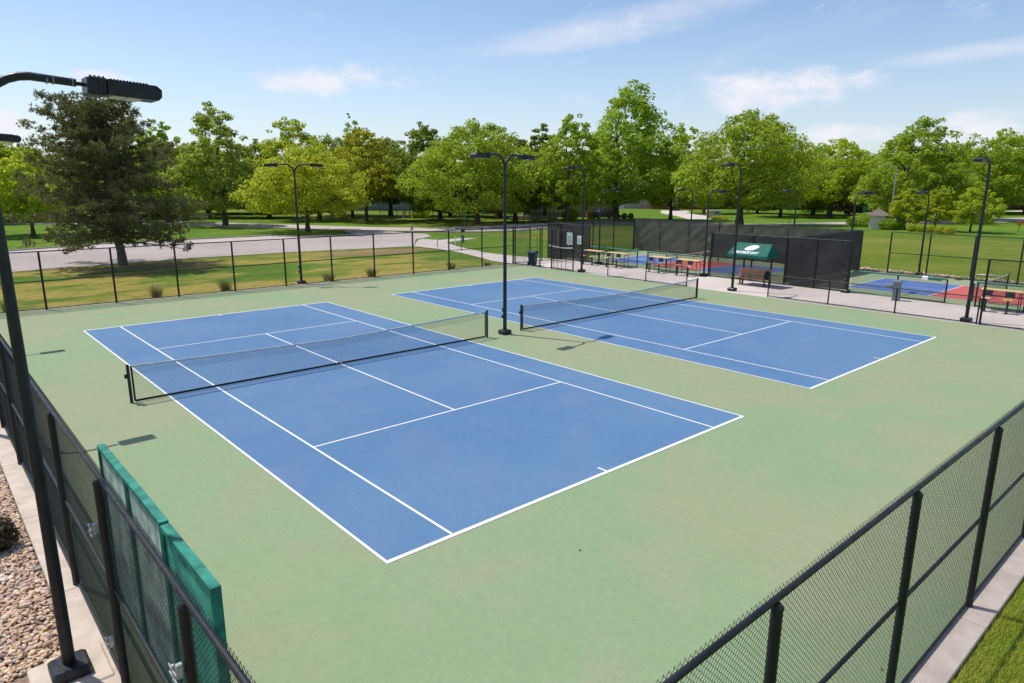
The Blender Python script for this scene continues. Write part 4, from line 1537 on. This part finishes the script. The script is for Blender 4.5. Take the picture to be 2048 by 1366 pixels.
for i, (x, y, hh) in enumerate(VIEW):
    o = copy_tree(src[i % len(src)])
    o.name = 'distant_tree'
    s = (hh + r_.uniform(-1.8, 1.6)) / HT[i % len(src)]
    o.location = (x, y, terrain(x, y) - .4 * s)
    o.rotation_euler = (0, 0, r_.uniform(0, 6.28))
    o.scale = (s * 1.3, s * 1.3, s)
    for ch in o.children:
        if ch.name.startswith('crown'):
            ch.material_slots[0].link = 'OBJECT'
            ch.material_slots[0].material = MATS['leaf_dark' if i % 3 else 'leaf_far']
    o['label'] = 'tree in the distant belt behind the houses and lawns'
    o['group'] = 'distant belt of trees'
# second row of trees closing the gaps in the line
FILL = [(22.5, 111.4, 14.0, 'leaf_mid', 'leafy tree filling the gap right behind the pine crown'),
        (31.5, 108.0, 13.6, 'leaf_dark', 'shaded tree between the pine and the two-trunked tree'),
        (39.0, 100.0, 14.0, 'leaf_far', 'dark tree between the two-trunked tree and the lawn island tree'),
        (49.6, 97.0, 14.2, 'leaf_dark', 'shaded tree right of the lawn island tree'),
        (56.5, 88.0, 13.6, 'leaf_far', 'tree closing the gap right of the golden-tinged tree'),
        (65.5, 82.0, 14.0, 'leaf_mid', 'tree looking over the wide bright green tree'),
        (71.5, 75.0, 13.8, 'leaf_dark', 'shaded tree just right of the double lamp, in the second row'),
        (112.0, 42.6, 12.2, 'leaf_far', 'tree between the large round tree and the light green tree'),
        (112.5, 25.4, 11.6, 'leaf_mid', 'tree left of the windblown tree, second row'),
        (5.7, 116.0, 12.0, 'leaf_far', 'tree over the small leaning tree at the left edge')]
for i, (x, y, hh, mt, lb) in enumerate(FILL):
    j = (6, 4, 3, 1, 6, 0, 3, 4, 6, 1)[i]
    o = copy_tree(src[j])
    o.name = 'broadleaf_tree'
    s = hh / HT[j]
    w = 11.5 / (13.6 if j == 1 else 16.4 if j == 4 else 15.2 if j == 6 else 11.5)
    o.location = (x, y, terrain(x, y) - .2)
    o.rotation_euler = (0, 0, 1.3 + i * 2.1)
    o.scale = (w * 1.05, w * 1.05, s)
    for ch in o.children:
        if ch.name.startswith('crown'):
            ch.material_slots[0].link = 'OBJECT'
            ch.material_slots[0].material = MATS[mt]
    tag(o, lb, 'tree', 'broadleaf trees around the courts')
# understorey thicket in the shade behind the trunks
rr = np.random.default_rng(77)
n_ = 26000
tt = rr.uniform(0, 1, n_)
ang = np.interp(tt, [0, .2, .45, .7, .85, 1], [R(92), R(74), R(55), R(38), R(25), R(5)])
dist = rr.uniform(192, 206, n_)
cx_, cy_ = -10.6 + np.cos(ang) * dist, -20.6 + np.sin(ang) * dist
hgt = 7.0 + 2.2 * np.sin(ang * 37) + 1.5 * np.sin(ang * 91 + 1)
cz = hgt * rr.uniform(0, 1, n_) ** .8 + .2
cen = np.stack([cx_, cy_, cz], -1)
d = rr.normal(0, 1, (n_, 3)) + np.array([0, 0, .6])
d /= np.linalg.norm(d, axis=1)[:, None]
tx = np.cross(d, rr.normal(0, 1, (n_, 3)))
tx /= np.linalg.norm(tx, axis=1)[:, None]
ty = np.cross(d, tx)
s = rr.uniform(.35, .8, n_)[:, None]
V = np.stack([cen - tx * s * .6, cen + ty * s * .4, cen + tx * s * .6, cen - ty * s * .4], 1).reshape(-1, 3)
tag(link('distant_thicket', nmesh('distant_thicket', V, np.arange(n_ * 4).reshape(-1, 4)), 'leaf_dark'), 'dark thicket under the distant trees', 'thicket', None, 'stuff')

# the pine: whorled limbs with needle tufts
def pine(x, y, H_, W, seed):
    t = thing('pine_tree', 'big dark pine with spreading lower limbs beside the drive', 'tree', (x, y, -.05))
    r1 = random.Random(seed)
    rn = np.random.default_rng(seed)
    m = MB()
    ax = [Vector((-.9 * (i / 10) ** 1.3 + .05 * math.sin(i * 2.1), .2 * math.sin(i * .7), H_ * .97 * i / 10)) for i in range(11)]
    m.tube([Vector((.08, 0, -.3))] + ax, [.42, .36] + [.30 * (1 - i / 11) + .02 for i in range(1, 11)], 10)
    tips = []
    nl = 130
    for i in range(nl):
        f = .17 + .81 * (i / nl)
        an = i * 2.399 + r1.uniform(-.4, .4)
        prof = np.interp(f, [.15, .22, .38, .55, .70, .84, 1.0], [.80, .98, 1.02, .86, .70, .54, .36])
        ln = W / 2 * prof * (r1.uniform(.55, 1.04) if i % 3 else r1.uniform(.9, 1.06))
        i0 = min(9, int(f / .97 * 10))
        a = ax[i0].lerp(ax[min(10, i0 + 1)], min(1, f / .97 * 10 - i0))
        rise = np.interp(f, [.15, .3, .5, .7, 1], [-.24, -.06, .06, .22, .5]) + r1.uniform(-.12, .12)
        dirv = Vector((math.cos(an), math.sin(an), 0))
        pts = [a]
        for q in range(1, 6):
            u = q / 5
            pts.append(a + dirv * ln * u + Vector((r1.uniform(-.12, .12), r1.uniform(-.12, .12), rise * ln * (u ** 1.2) + .25 * u * u)))
        br = .07 * (1 - f) + .02
        m.tube(pts, [br * (1 - .16 * q) for q in range(6)], 5, False)
        for q in range(1, 6):
            for _ in range(2 if q < 3 else 3):
                sd = Vector((-dirv.y, dirv.x, 0)) * r1.choice((-1, 1))
                e = pts[q] + (sd * r1.uniform(.3, 1) + dirv * r1.uniform(.0, .7) + Vector((0, 0, r1.uniform(-.05, .5)))) * (.35 + .09 * ln)
                m.tube([pts[q], e], [br * .35, .01], 3, False)
                tips.append((e, f, q))
                tips.append((pts[q].lerp(e, .55), f, q))
        tips.append((pts[5], f, 5))
    for _ in range(26):
        tips.append((ax[10] + Vector((r1.gauss(0, .45), r1.gauss(0, .45), r1.uniform(-.7, .3))), 1, 5))
    link('trunk', m.mesh('trunk', True), 'pine_bark', t)
    cen = np.array([tuple(p) for p, f, q in tips])
    cen = np.repeat(cen, 4, 0) + rn.normal(0, .16, (len(cen) * 4, 3)) * np.array([1, 1, .7])
    k_ = 9
    n2 = len(cen)
    d = rn.normal(0, 1, (n2, k_, 3)) + np.array([0, 0, .45])
    d /= np.linalg.norm(d, axis=2)[..., None]
    ln = rn.uniform(.10, .24, (n2, k_, 1))
    side = np.cross(d, rn.normal(0, 1, (n2, k_, 3)))
    side /= np.linalg.norm(side, axis=2)[..., None]
    base = cen[:, None, :]
    w = .025
    V = np.stack([base + side * w, base - side * w, base + d * ln - side * w * .5, base + d * ln + side * w * .5], 2).reshape(-1, 3)
    link('needles', nmesh('needles', V, np.arange(len(V)).reshape(-1, 4)), 'needle', t)
    return t


pine(1.6, 36.9, 11.1, 11.6, 4)


def bush(label, x, y, W, H_, mat, seed, group=None, n_cl=26, per=60, ls=.16, cat='shrub', name='round_shrub', square=False, D_=None, rz=0.):
    z = terrain(x, y) - .06
    t = thing(name, label, cat, (x, y, z), rz, group)
    r_ = np.random.default_rng(seed)
    n_ = n_cl * per
    if square:
        d = r_.uniform(-1, 1, (n_, 3))
        ax_ = np.argmax(np.abs(d) + r_.uniform(0, .4, d.shape), 1)
        d[np.arange(n_), ax_] = np.sign(d[np.arange(n_), ax_]) * r_.uniform(.85, 1.04, n_)
        cen = d * np.array([W / 2, (D_ or W) / 2, H_ / 2]) + np.array([0, 0, H_ / 2])
    else:
        d = r_.normal(0, 1, (n_, 3))
        d /= np.linalg.norm(d, axis=1)[:, None]
        wob = 1 + .1 * np.sin(np.arctan2(d[:, 1], d[:, 0]) * 4 + seed) + .06 * np.sin(d[:, 2] * 7 + seed)
        cen = d * (wob * r_.uniform(.35, 1.0, n_) ** .35)[:, None] * np.array([W / 2, W / 2, H_ * .55]) + np.array([0, 0, H_ * .48])
        cen[:, 2] = np.abs(cen[:, 2])
    nr = d * .8 + np.array([0, 0, .3]) + r_.normal(0, .45, (n_, 3))
    nr /= np.linalg.norm(nr, axis=1)[:, None]
    tx = np.cross(nr, r_.normal(0, 1, (n_, 3)))
    tx /= np.linalg.norm(tx, axis=1)[:, None]
    ty = np.cross(nr, tx)
    s = ls * r_.uniform(.6, 1.3, n_)[:, None]
    V = np.stack([cen - tx * s * .55, cen + ty * s * .36, cen + tx * s * .55, cen - ty * s * .36], 1).reshape(-1, 3)
    link('foliage', nmesh('foliage', V, np.arange(n_ * 4).reshape(-1, 4)), mat, t)
    m = MB()
    rr_ = random.Random(seed)
    for i in range(5):
        m.tube([(0, 0, -.1), (rr_.uniform(-.2, .2) * W, rr_.uniform(-.2, .2) * W, H_ * .6)], [.04, .012], 4, False)
    link('stems', m.mesh('stems'), 'bark', t)
    return t


bg_ = 'small round shrubs on the bank'
for (x, y, w, lb) in ((71.2, 6.5, 1.0, 'round shrub on the bank nearest the pump house bushes'), (71.1, 5.5, .95, 'round shrub second from the pump house bushes'), (70.9, 4.6, 1.15, 'yellow flowering round shrub in the middle of the bank row'), (70.1, 3.4, 1.0, 'round shrub with dark rim fourth in the bank row'), (69.2, 2.3, 1.2, 'yellow-green round shrub rightmost in the bank row')):
    bush(lb, x, y, w, .75, 'leaf_gold' if w > 1.1 else 'leaf_yellow', int(x * 10 + y), bg_, 16, 50, .12)
bush('dark clipped shrub left of the pump house', 76.7, 14.0, 3.4, 1.3, 'leaf_mid', 61, None, 40, 60, .2)
bush('leafy green bush at the foot of the pump house', 72.2, 9.3, 1.8, 1.15, 'leaf_mid', 62, None, 30, 60, .16)
bush('second leafy bush right of the pump house', 73.4, 8.9, 1.6, 1.0, 'leaf_mid', 63, None, 30, 60, .16)
bush('long clipped hedge behind the light green tree', 139, 49.2, 4.8, 3.0, 'leaf_mid', 64, None, 60, 60, .3, 'hedge', 'clipped_hedge', True, 2.0, R(-35))
for i, (x, y) in enumerate(((82.6, 56.9), (83.6, 56.2), (84.6, 55.6))):
    bush('dark ball-shaped shrub by the driveway, ' + ('left', 'middle', 'right')[i] + ' of three', x, y, 1.1, .95, 'leaf_dark', 70 + i, 'ball shrubs by the driveway', 18, 50, .15)
bush('leafy garden clump beside the white bollards on the far lawn', 56.5, 79.0, 3.6, 1.3, 'leaf_yellow', 75, None, 34, 60, .22)
bush('loose light shrub at the fence below the grey house', 71.5, 57.6, 2.6, 2.0, 'leaf_yellow', 76, None, 30, 60, .22)
bush('reddish shrub by the red house steps', 122, 73, 3.0, 1.6, 'needle_brown', 77, None, 30, 60, .22)
bush('yellow flower bed beside the beige entrance wall', 95.0, 44.8, 3.2, .6, 'leaf_gold', 78, None, 30, 60, .18, 'flowers', 'flower_bed')


def tuft(label, x, y, h, w, mat, seed, n_=260, z=-.06):
    r_ = np.random.default_rng(seed)
    t = thing('grass_clump', label, 'plant', (x, y, z), 0, 'clumps along the far fence')
    an = r_.uniform(0, 6.283, n_)
    rad = r_.uniform(0, .28, n_) * w
    b0 = np.stack([np.cos(an) * rad, np.sin(an) * rad, 0 * an], -1)
    ln = h * r_.uniform(.6, 1.1, n_)
    out_ = np.stack([np.cos(an), np.sin(an), 0 * an], -1) * (w * .5 * r_.uniform(.3, 1.2, n_))[:, None]
    m1 = b0 + out_ * .35 + np.stack([0 * ln, 0 * ln, ln * .65], -1)
    e = b0 + out_ + np.stack([0 * ln, 0 * ln, ln * r_.uniform(.8, 1, n_)], -1)
    sd = np.stack([-np.sin(an), np.cos(an), 0 * an], -1) * .009
    V = np.stack([b0 - sd, b0 + sd, m1 + sd, m1 - sd, m1 - sd, m1 + sd, e + sd * .3, e - sd * .3], 1).reshape(-1, 3)
    link('blades', nmesh('blades', V, np.arange(len(V)).reshape(-1, 4)), mat, t)
    return t


tuft('pale green grass clump at the left end of the far fence', -7.2, 19.6, .55, .8, 'sage_blade', 1)
tuft('brown dry clump behind the far fence left of the pine shadow', -.7, 19.35, .75, .9, 'dry_blade', 2)
tuft('sage-coloured clump behind the far fence right of the pine shadow', 3.0, 19.45, .75, 1.0, 'sage_blade', 3)
tuft('reddish dry clump right of the far double lamp', 9.4, 19.3, .65, 1.1, 'dry_blade', 4)
tuft('grey brown clump second right of the far double lamp', 12.4, 19.2, .70, .9, 'dry_blade', 5)
tuft('dark green clump near the end of the far fence', 19.0, 19.3, .6, .9, 'sage_blade', 6)
tuft('low brown clump beside the path corner', 22.4, 19.3, .35, .7, 'dry_blade', 7)
gb = bush('dry dark bush in the gravel at the left edge', -10.22, -7.1, .75, .6, 'dry_twig', 91, None, 50, 60, .07)

# grass blades close to the camera, bottom right
r_ = np.random.default_rng(31)
n_ = 60000
gx_ = r_.uniform(-3.2, 8, n_)
gy_ = -18.82 - r_.uniform(0, 1, n_) ** 1.2 * 2.6
h_ = r_.uniform(.035, .085, n_) * (1 + .5 * np.sin(gx_ * 3.1 + 1) * np.sin(gy_ * 4.3))
an = r_.uniform(0, 6.283, n_)
b0 = np.stack([gx_, gy_, np.full(n_, -.055)], -1)
sd = np.stack([np.cos(an), np.sin(an), 0 * an], -1) * .005
e = b0 + np.stack([np.cos(an + 1.3) * h_ * .6, np.sin(an + 1.3) * h_ * .6, h_], -1)
V = np.stack([b0 - sd, b0 + sd, e], 1).reshape(-1, 3)
tag(link('lawn_grass', nmesh('lawn_grass', V, np.arange(n_ * 3).reshape(-1, 3)), 'grass_blade'), 'sunlit grass blades outside the near fence', 'grass', None, 'stuff')

# ------------------------------------------------------------------ houses and street things
def house(label, x, y, rz, w, d, h, rh, wall, roof, wins, doors=(), chim=False, name='house'):
    t = thing(name, label, 'house', (x, y, terrain(x, y) - .1), rz, 'houses across the street')
    MB().box((0, 0, h / 2), (w, d, h)).build('wall', wall, t)
    # gable roof with eaves, ridge along local x
    ov = .5
    rf = MB().prism([(-d / 2 - ov, h - .05), (0, h + rh), (d / 2 + ov, h - .05), (d / 2 + ov, h + .12), (0, h + rh + .2), (-d / 2 - ov, h + .12)], -w / 2 - ov, w / 2 + ov, 'x').build('roof', roof, t)
    for s in (-1, 1):
        MB().prism([(-d / 2, h), (0, h + rh), (d / 2, h)], s * (w / 2 - .02) - .02, s * (w / 2 - .02) + .02, 'x').build('gable', wall, t)
    if chim:
        MB().box((w * .2, d * .15, h + rh * .8), (.8, .6, rh * 1.2 + .6)).build('chimney', 'wall_stone', rf)
    for (wx, wz, ww, wh) in wins:
        f = MB()
        for sx in (-1, 1):
            f.box((wx + sx * (ww / 2 + .05), -d / 2 - .03, wz), (.1, .08, wh + .2))
        for sz in (-1, 1):
            f.box((wx, -d / 2 - .03, wz + sz * (wh / 2 + .05)), (ww, .076, .1))
        f.box((wx, -d / 2 - .028, wz), (.05, .07, wh))
        fo = f.build('window', 'trim_white', t)
        MB().box((wx, -d / 2 - .01, wz), (ww, .03, wh)).build('pane', 'glass_pane', fo)
    for (dx, dw, dh, dm) in doors:
        f = MB()
        for sx in (-1, 1):
            f.box((dx + sx * (dw / 2 + .08), -d / 2 - .04, dh / 2 + .05), (.16, .1, dh + .1))
        f.box((dx, -d / 2 - .04, dh + .12), (dw + .32, .096, .16))
        do = MB().box((dx, -d / 2 - .02, dh / 2), (dw, .05, dh)).build('door', dm, t)
        link('door_frame', f.mesh('door_frame'), 'trim_white', do)
        MB().box((dx + dw * .35, -d / 2 - .06, dh * .48), (.05, .05, .12)).build('handle', 'galvanised', do)
    return t


FACE = R(-42)
house('grey house with beige wing seen between trunks on the left', 72, 117, R(-38), 15, 9, 3.6, 2.6, 'wall_grey', 'roof_grey', [(-4.5, 1.8, 1.2, 1.3), (-1.5, 1.8, 1.2, 1.3), (4, 1.8, 1.6, 1.3)], chim=True)
house('beige house with stone base behind the golden-tinged tree', 88, 112, R(-38), 12, 9, 3.6, 2.6, 'wall_beige', 'roof_grey', [(-3, 1.8, 1.4, 1.3), (2, 1.8, 1.4, 1.3)])
house('shaded grey house behind the dark trees in the middle', 84, 70, R(-40), 17, 9, 3.6, 2.8, 'wall_stone', 'roof_grey', [(-6, 1.8, 1.3, 1.2), (-2, 1.8, 1.3, 1.2), (2.5, 1.8, 1.3, 1.2)])
house('brick red house with tall white front entry', 134, 81, R(-50), 13, 9, 4.2, 3, 'wall_red', 'roof_brown', [(-4, 1.9, 1.2, 1.5), (4.2, 1.9, 1.2, 1.5)], [(0, 1.3, 3.0, 'trim_white')])
house('reddish-brown house beside the driveway behind the tallest tree', 128, 92, R(-45), 13, 9, 3.6, 3, 'wall_pink', 'roof_brown', [(2, 1.8, 1.2, 1.2)], [(-3.5, 4.6, 2.3, 'trim_white')])
house('pale pink house high on the right behind the trees', 186, 16, R(-75), 18, 9, 4.0, 3, 'wall_pink', 'roof_brown', [(-5, 1.9, 1.4, 1.4), (4, 1.9, 1.4, 1.4)])

# beige entrance wall pillar
ew = thing('entrance_wall', 'beige entrance wall with small green plaque by the driveway', 'wall', (96.2, 46.6, terrain(96.2, 46.6) - .05), R(-40))
MB().box((0, 0, .7), (2.4, .5, 1.4), 0, .03).build('wall', 'wall_beige', ew)
MB().box((0, 0, 1.44), (2.6, .66, .12), 0, .02).build('cap', 'trim_white', ew)
MB().box((.5, -.27, .95), (.6, .04, .5)).build('plaque', 'sign_teal', ew)

# pump house on the bank
ph = thing('pump_house', 'small cream pump house with brown pyramid roof on the bank', 'shed', (72.8, 10.7, 1.14), R(18))
for i in range(3):
    MB().box((0, 0, .27 + i * .5), (1.52 + (i == 0) * .06, 1.52 + (i == 0) * .06, .49), 0, .015).build('wall_course', 'stucco', ph)
rf = MB()
n_c = 6
for i in range(n_c):
    a, b_ = 1.18 * (1 - i / n_c), 1.18 * (1 - (i + 1) / n_c) + .04
    z0, z1 = 1.52 + i * .135, 1.52 + (i + 1) * .135 + .02
    ob = MB().add([(-a, -a, z0), (a, -a, z0), (a, a, z0), (-a, a, z0), (-b_, -b_, z1), (b_, -b_, z1), (b_, b_, z1), (-b_, b_, z1)],
                  [(3, 2, 1, 0), (4, 5, 6, 7), (0, 1, 5, 4), (1, 2, 6, 5), (2, 3, 7, 6), (3, 0, 4, 7)]).build('shingle_course', 'roof_brown', ph)
MB().box((-.2, -.775, .8), (.6, .04, 1.1)).build('door', 'trim_white', ph)

# cobra-head street lamp
x, y = 80.4, 12.1
sl = thing('street_lamp', 'grey cobra-head street lamp rising beside the windblown tree', 'street lamp', (x, y, terrain(x, y) - .05))
sl.scale = (.93, .93, .93)
MB().tube([(0, 0, 0), (0, 0, 7.6)], [.11, .07], 12).build('pole', 'steel_pole', sl, True)
dv = Vector((-.747, .664, 0))
MB().tube([(0, 0, 7.5), tuple(dv * .9 + Vector((0, 0, 7.72))), tuple(dv * 2.0 + Vector((0, 0, 7.98)))], [.045, .04, .035], 8).build('arm', 'steel_pole', sl, True)
m = MB().lathe([(.03, -.30), (.09, -.18), (.13, .05), (.11, .22), (.04, .32)], n=12)
hd = m.build('lamp_head', 'steel_pole', sl, True, tuple(dv * 2.25 + Vector((0, 0, 8.02))))
hd.rotation_euler = (R(90), 0, math.atan2(dv.y, dv.x) - R(90))
hd.scale = (1, .5, 1)


def sign(label, x, y, h, pw, phh, mat, rz, name='road_sign', shape='rect', pole='sign_grey', cat='sign'):
    t = thing(name, label, cat, (x, y, terrain(x, y) - .05), rz)
    MB().tube([(0, 0, 0), (0, 0, h)], .03, 8).build('post', pole, t, True)
    if shape == 'rect':
        MB().box((0, -.04, h - phh / 2), (pw, .012, phh), 0, .004).build('plate', mat, t)
    else:
        MB().prism([(0, h - 2 * phh), (phh, h - phh), (0, h), (-phh, h - phh)], -.05, -.035, 'y').build('plate', mat, t)
    return t


sign('plain sign post with grey plate where the drive meets the path', 27.0, 36.5, 2.1, .5, .5, 'sign_grey', R(20))
sign('orange diamond warning sign on the bank at the right', 80.6, -1.0, 1.25, 0, .36, 'sign_orange', R(-60), shape='diamond', pole='black_steel')
sign('teal marker post on the lawn left of the pump house', 107.9, 26.1, 2.0, .55, .95, 'sign_teal', R(-60), pole='sign_teal')
sign('blue street name sign behind the far windscreen', 82.1, 25.8, 2.5, .7, .5, 'sign_blue', R(-50), pole='black_steel')
sign('small teal topped post across the street', 48.6, 56.0, 1.5, .3, .35, 'sign_teal', R(-40), pole='sign_teal')
for x, y, lb in ((28.05, 33.7, 'left white bollard post across the path'), (30.4, 33.9, 'right white bollard post across the path')):
    t = thing('bollard', lb, 'bollard', (x, y, -.02), 0, 'white bollards on the path')
    MB().lathe([(.06, 0), (.055, .82), (.05, .84)], n=12).build('post', 'post_white', t, True)
    MB().lathe([(.065, 0), (.065, .04), (.03, .08)], n=12).build('cap', 'post_white', t, True, (0, 0, .84))
for x, y, lb in ((54.5, 80.6, 'left short white post on the far lawn'), (54.9, 78.6, 'right short white post on the far lawn')):
    t = thing('marker_post', lb, 'post', (x, y, terrain(x, y) - .05), 0, 'short white posts on the far lawn')
    MB().box((0, 0, .55), (.32, .32, 1.1), 0, .02).build('post', 'post_white', t)
    MB().box((0, 0, 1.13), (.4, .4, .08), 0, .02).build('cap', 'post_white', t)
# pet-waste station at path edge
ps = thing('pet_station', 'dark post with hanging green bag holder at the path edge', 'post', (28.05, 29.9, -.02), R(-30))
MB().tube([(0, 0, 0), (0, 0, 2.0)], .03, 8).build('post', 'black_steel', ps, True)
MB().box((.18, 0, 1.82), (.30, .12, .3), 0, .02).build('dispenser', 'black_paint', ps)
MB().box((.17, 0, 1.05), (.22, .10, .75), 0, .03).build('bag', 'green_pad', ps)
# dark SUV in front of the houses
def car(label, x, y, rz, mat, name='parked_car', L=4.7):
    t = thing(name, label, 'car', (x, y, terrain(x, y) - .03), rz)
    s = L / 4.7
    prof = [(-2.32, .45), (-2.34, .85), (-2.25, 1.05), (-1.35, 1.12), (-.55, 1.66), (1.75, 1.68), (2.25, 1.08), (2.33, .8), (2.3, .45), (1.9, .33), (-1.9, .33)]
    MB().prism([(a * s, b) for a, b in prof], -.90, .90, 'y').build('body', mat, t)
    for sy in (-1, 1):
        MB().prism([(a * s, b) for a, b in [(-1.15, 1.14), (-.5, 1.58), (1.68, 1.6), (2.08, 1.14)]], sy * .905 - .006, sy * .905 + .006, 'y').build('side_window', 'car_glass', t)
        MB().box((-2.30 * s, sy * .62, .86), (.08, .36, .14), 0, .01).build('headlight', 'print_white', t)
        MB().box((2.30 * s, sy * .68, .95), (.06, .22, .26), 0, .01).build('tail_light', 'sign_red', t)
        MB().box((-.95 * s, sy * 1.0, 1.14), (.14, .18, .13), 0, .02).build('mirror', mat, t)
        for sx in (-1.42, 1.42):
            w = MB().tube([(sx * s, sy * .74, .35), (sx * s, sy * .94, .35)], .35, 18).build('wheel', 'rubber', t, True)
            MB().tube([(sx * s, sy * .93, .35), (sx * s, sy * .955, .35)], .21, 14).build('rim', 'wheel_grey', w, True)
    MB().add([(-1.32 * s, -.80, 1.15), (-1.32 * s, .80, 1.15), (-.60 * s, .74, 1.645), (-.60 * s, -.74, 1.645)], [(3, 2, 1, 0)]).build('windscreen', 'car_glass', t)
    return t


car('dark parked car beside the trunk of the tallest tree', 81.0, 58.6, R(-22), 'car_paint')
ct = thing('wooden_planter', 'orange-brown wooden bin left of the dark car', 'planter', (78.6, 59.6, .15), R(-40))
for i in range(5):
    MB().box((-.5 + i * .25, 0, .6), (.23, 1.0, 1.2), 0, .01).build('plank', 'wood_orange', ct)

# black garden fence along the yards across the street
gf = thing('garden_fence', 'thin black picket fence along the yards across the street', 'fence', (0, 0, 0))
ptsf = [(55.5, 90), (58, 77), (59.0, 66), (62.5, 62), (70.0, 57.8), (76, 60.2)]
A, B = [], []
for (a, b_) in zip(ptsf[:-1], ptsf[1:]):
    Lf = math.dist(a, b_)
    nf = max(1, round(Lf / 2.4))
    for i in range(nf + 1):
        f = i / nf
        px, py = a[0] + (b_[0] - a[0]) * f, a[1] + (b_[1] - a[1]) * f
        if i < nf or b_ == ptsf[-1]:
            MB().box((px, py, .75), (.07, .07, 1.5)).build('post', 'black_steel', gf)
    for z in (.2, 1.35):
        MB().tube([(a[0], a[1], z), (b_[0], b_[1], z)], .025, 5).build('rail', 'black_steel', gf)
    for i in range(int(Lf / .14)):
        f = i * .14 / Lf
        px, py = a[0] + (b_[0] - a[0]) * f, a[1] + (b_[1] - a[1]) * f
        A.append((px, py, .15))
        B.append((px, py, 1.42))
Vv, Ff = segs(np.array(A), np.array(B), .012)
tag(link('pickets', nmesh('pickets', Vv, Ff), 'black_steel', gf), kind='stuff')

# patio things glimpsed below the trees
pt = thing('patio_umbrella', 'closed red patio umbrella in the yard behind the double lamp', 'umbrella', (66.0, 68.0, .15))
MB().tube([(0, 0, 0), (0, 0, 2.3)], .03, 8).build('pole', 'steel_pole', pt, True)
MB().lathe([(.10, 1.0), (.22, 1.2), (.14, 2.0), (.03, 2.35)], n=10).build('canopy', 'sign_red', pt, True)
def chair(label, x, y, rz, mat):
    t = thing('patio_chair', label, 'chair', (x, y, .15), rz, 'patio chairs')
    MB().box((0, 0, .42), (.55, .55, .06), 0, .01).build('seat', mat, t)
    MB().box((0, .26, .78), (.55, .05, .7), 0, .01).build('backrest', mat, t)
    for sx in (-1, 1):
        for sy in (-1, 1):
            MB().box((sx * .24, sy * .24, .2), (.05, .05, .4)).build('leg', mat, t)
        MB().box((sx * .29, 0, .62), (.06, .5, .04)).build('armrest', mat, t)
chair('red garden chair on the patio left of the umbrella', 64.6, 68.0, R(150), 'sign_red')
chair('white garden chair on the patio right of the umbrella', 67.6, 66.6, R(200), 'print_white')
chair('second white garden chair by the patio wall', 69.0, 65.6, R(170), 'print_white')
pw = thing('patio_wall', 'low pale stone patio wall across the street', 'wall', (68.5, 63.0, .1), R(-38))
for i in range(8):
    MB().box((-3.5 + i, 0, .25), (.98, .4, .5), 0, .02).build('stone', 'wall_beige', pw)
    if i < 7:
        MB().box((-3.0 + i, 0, .63), (.98, .38, .24), 0, .02).build('stone', 'wall_pink', pw)
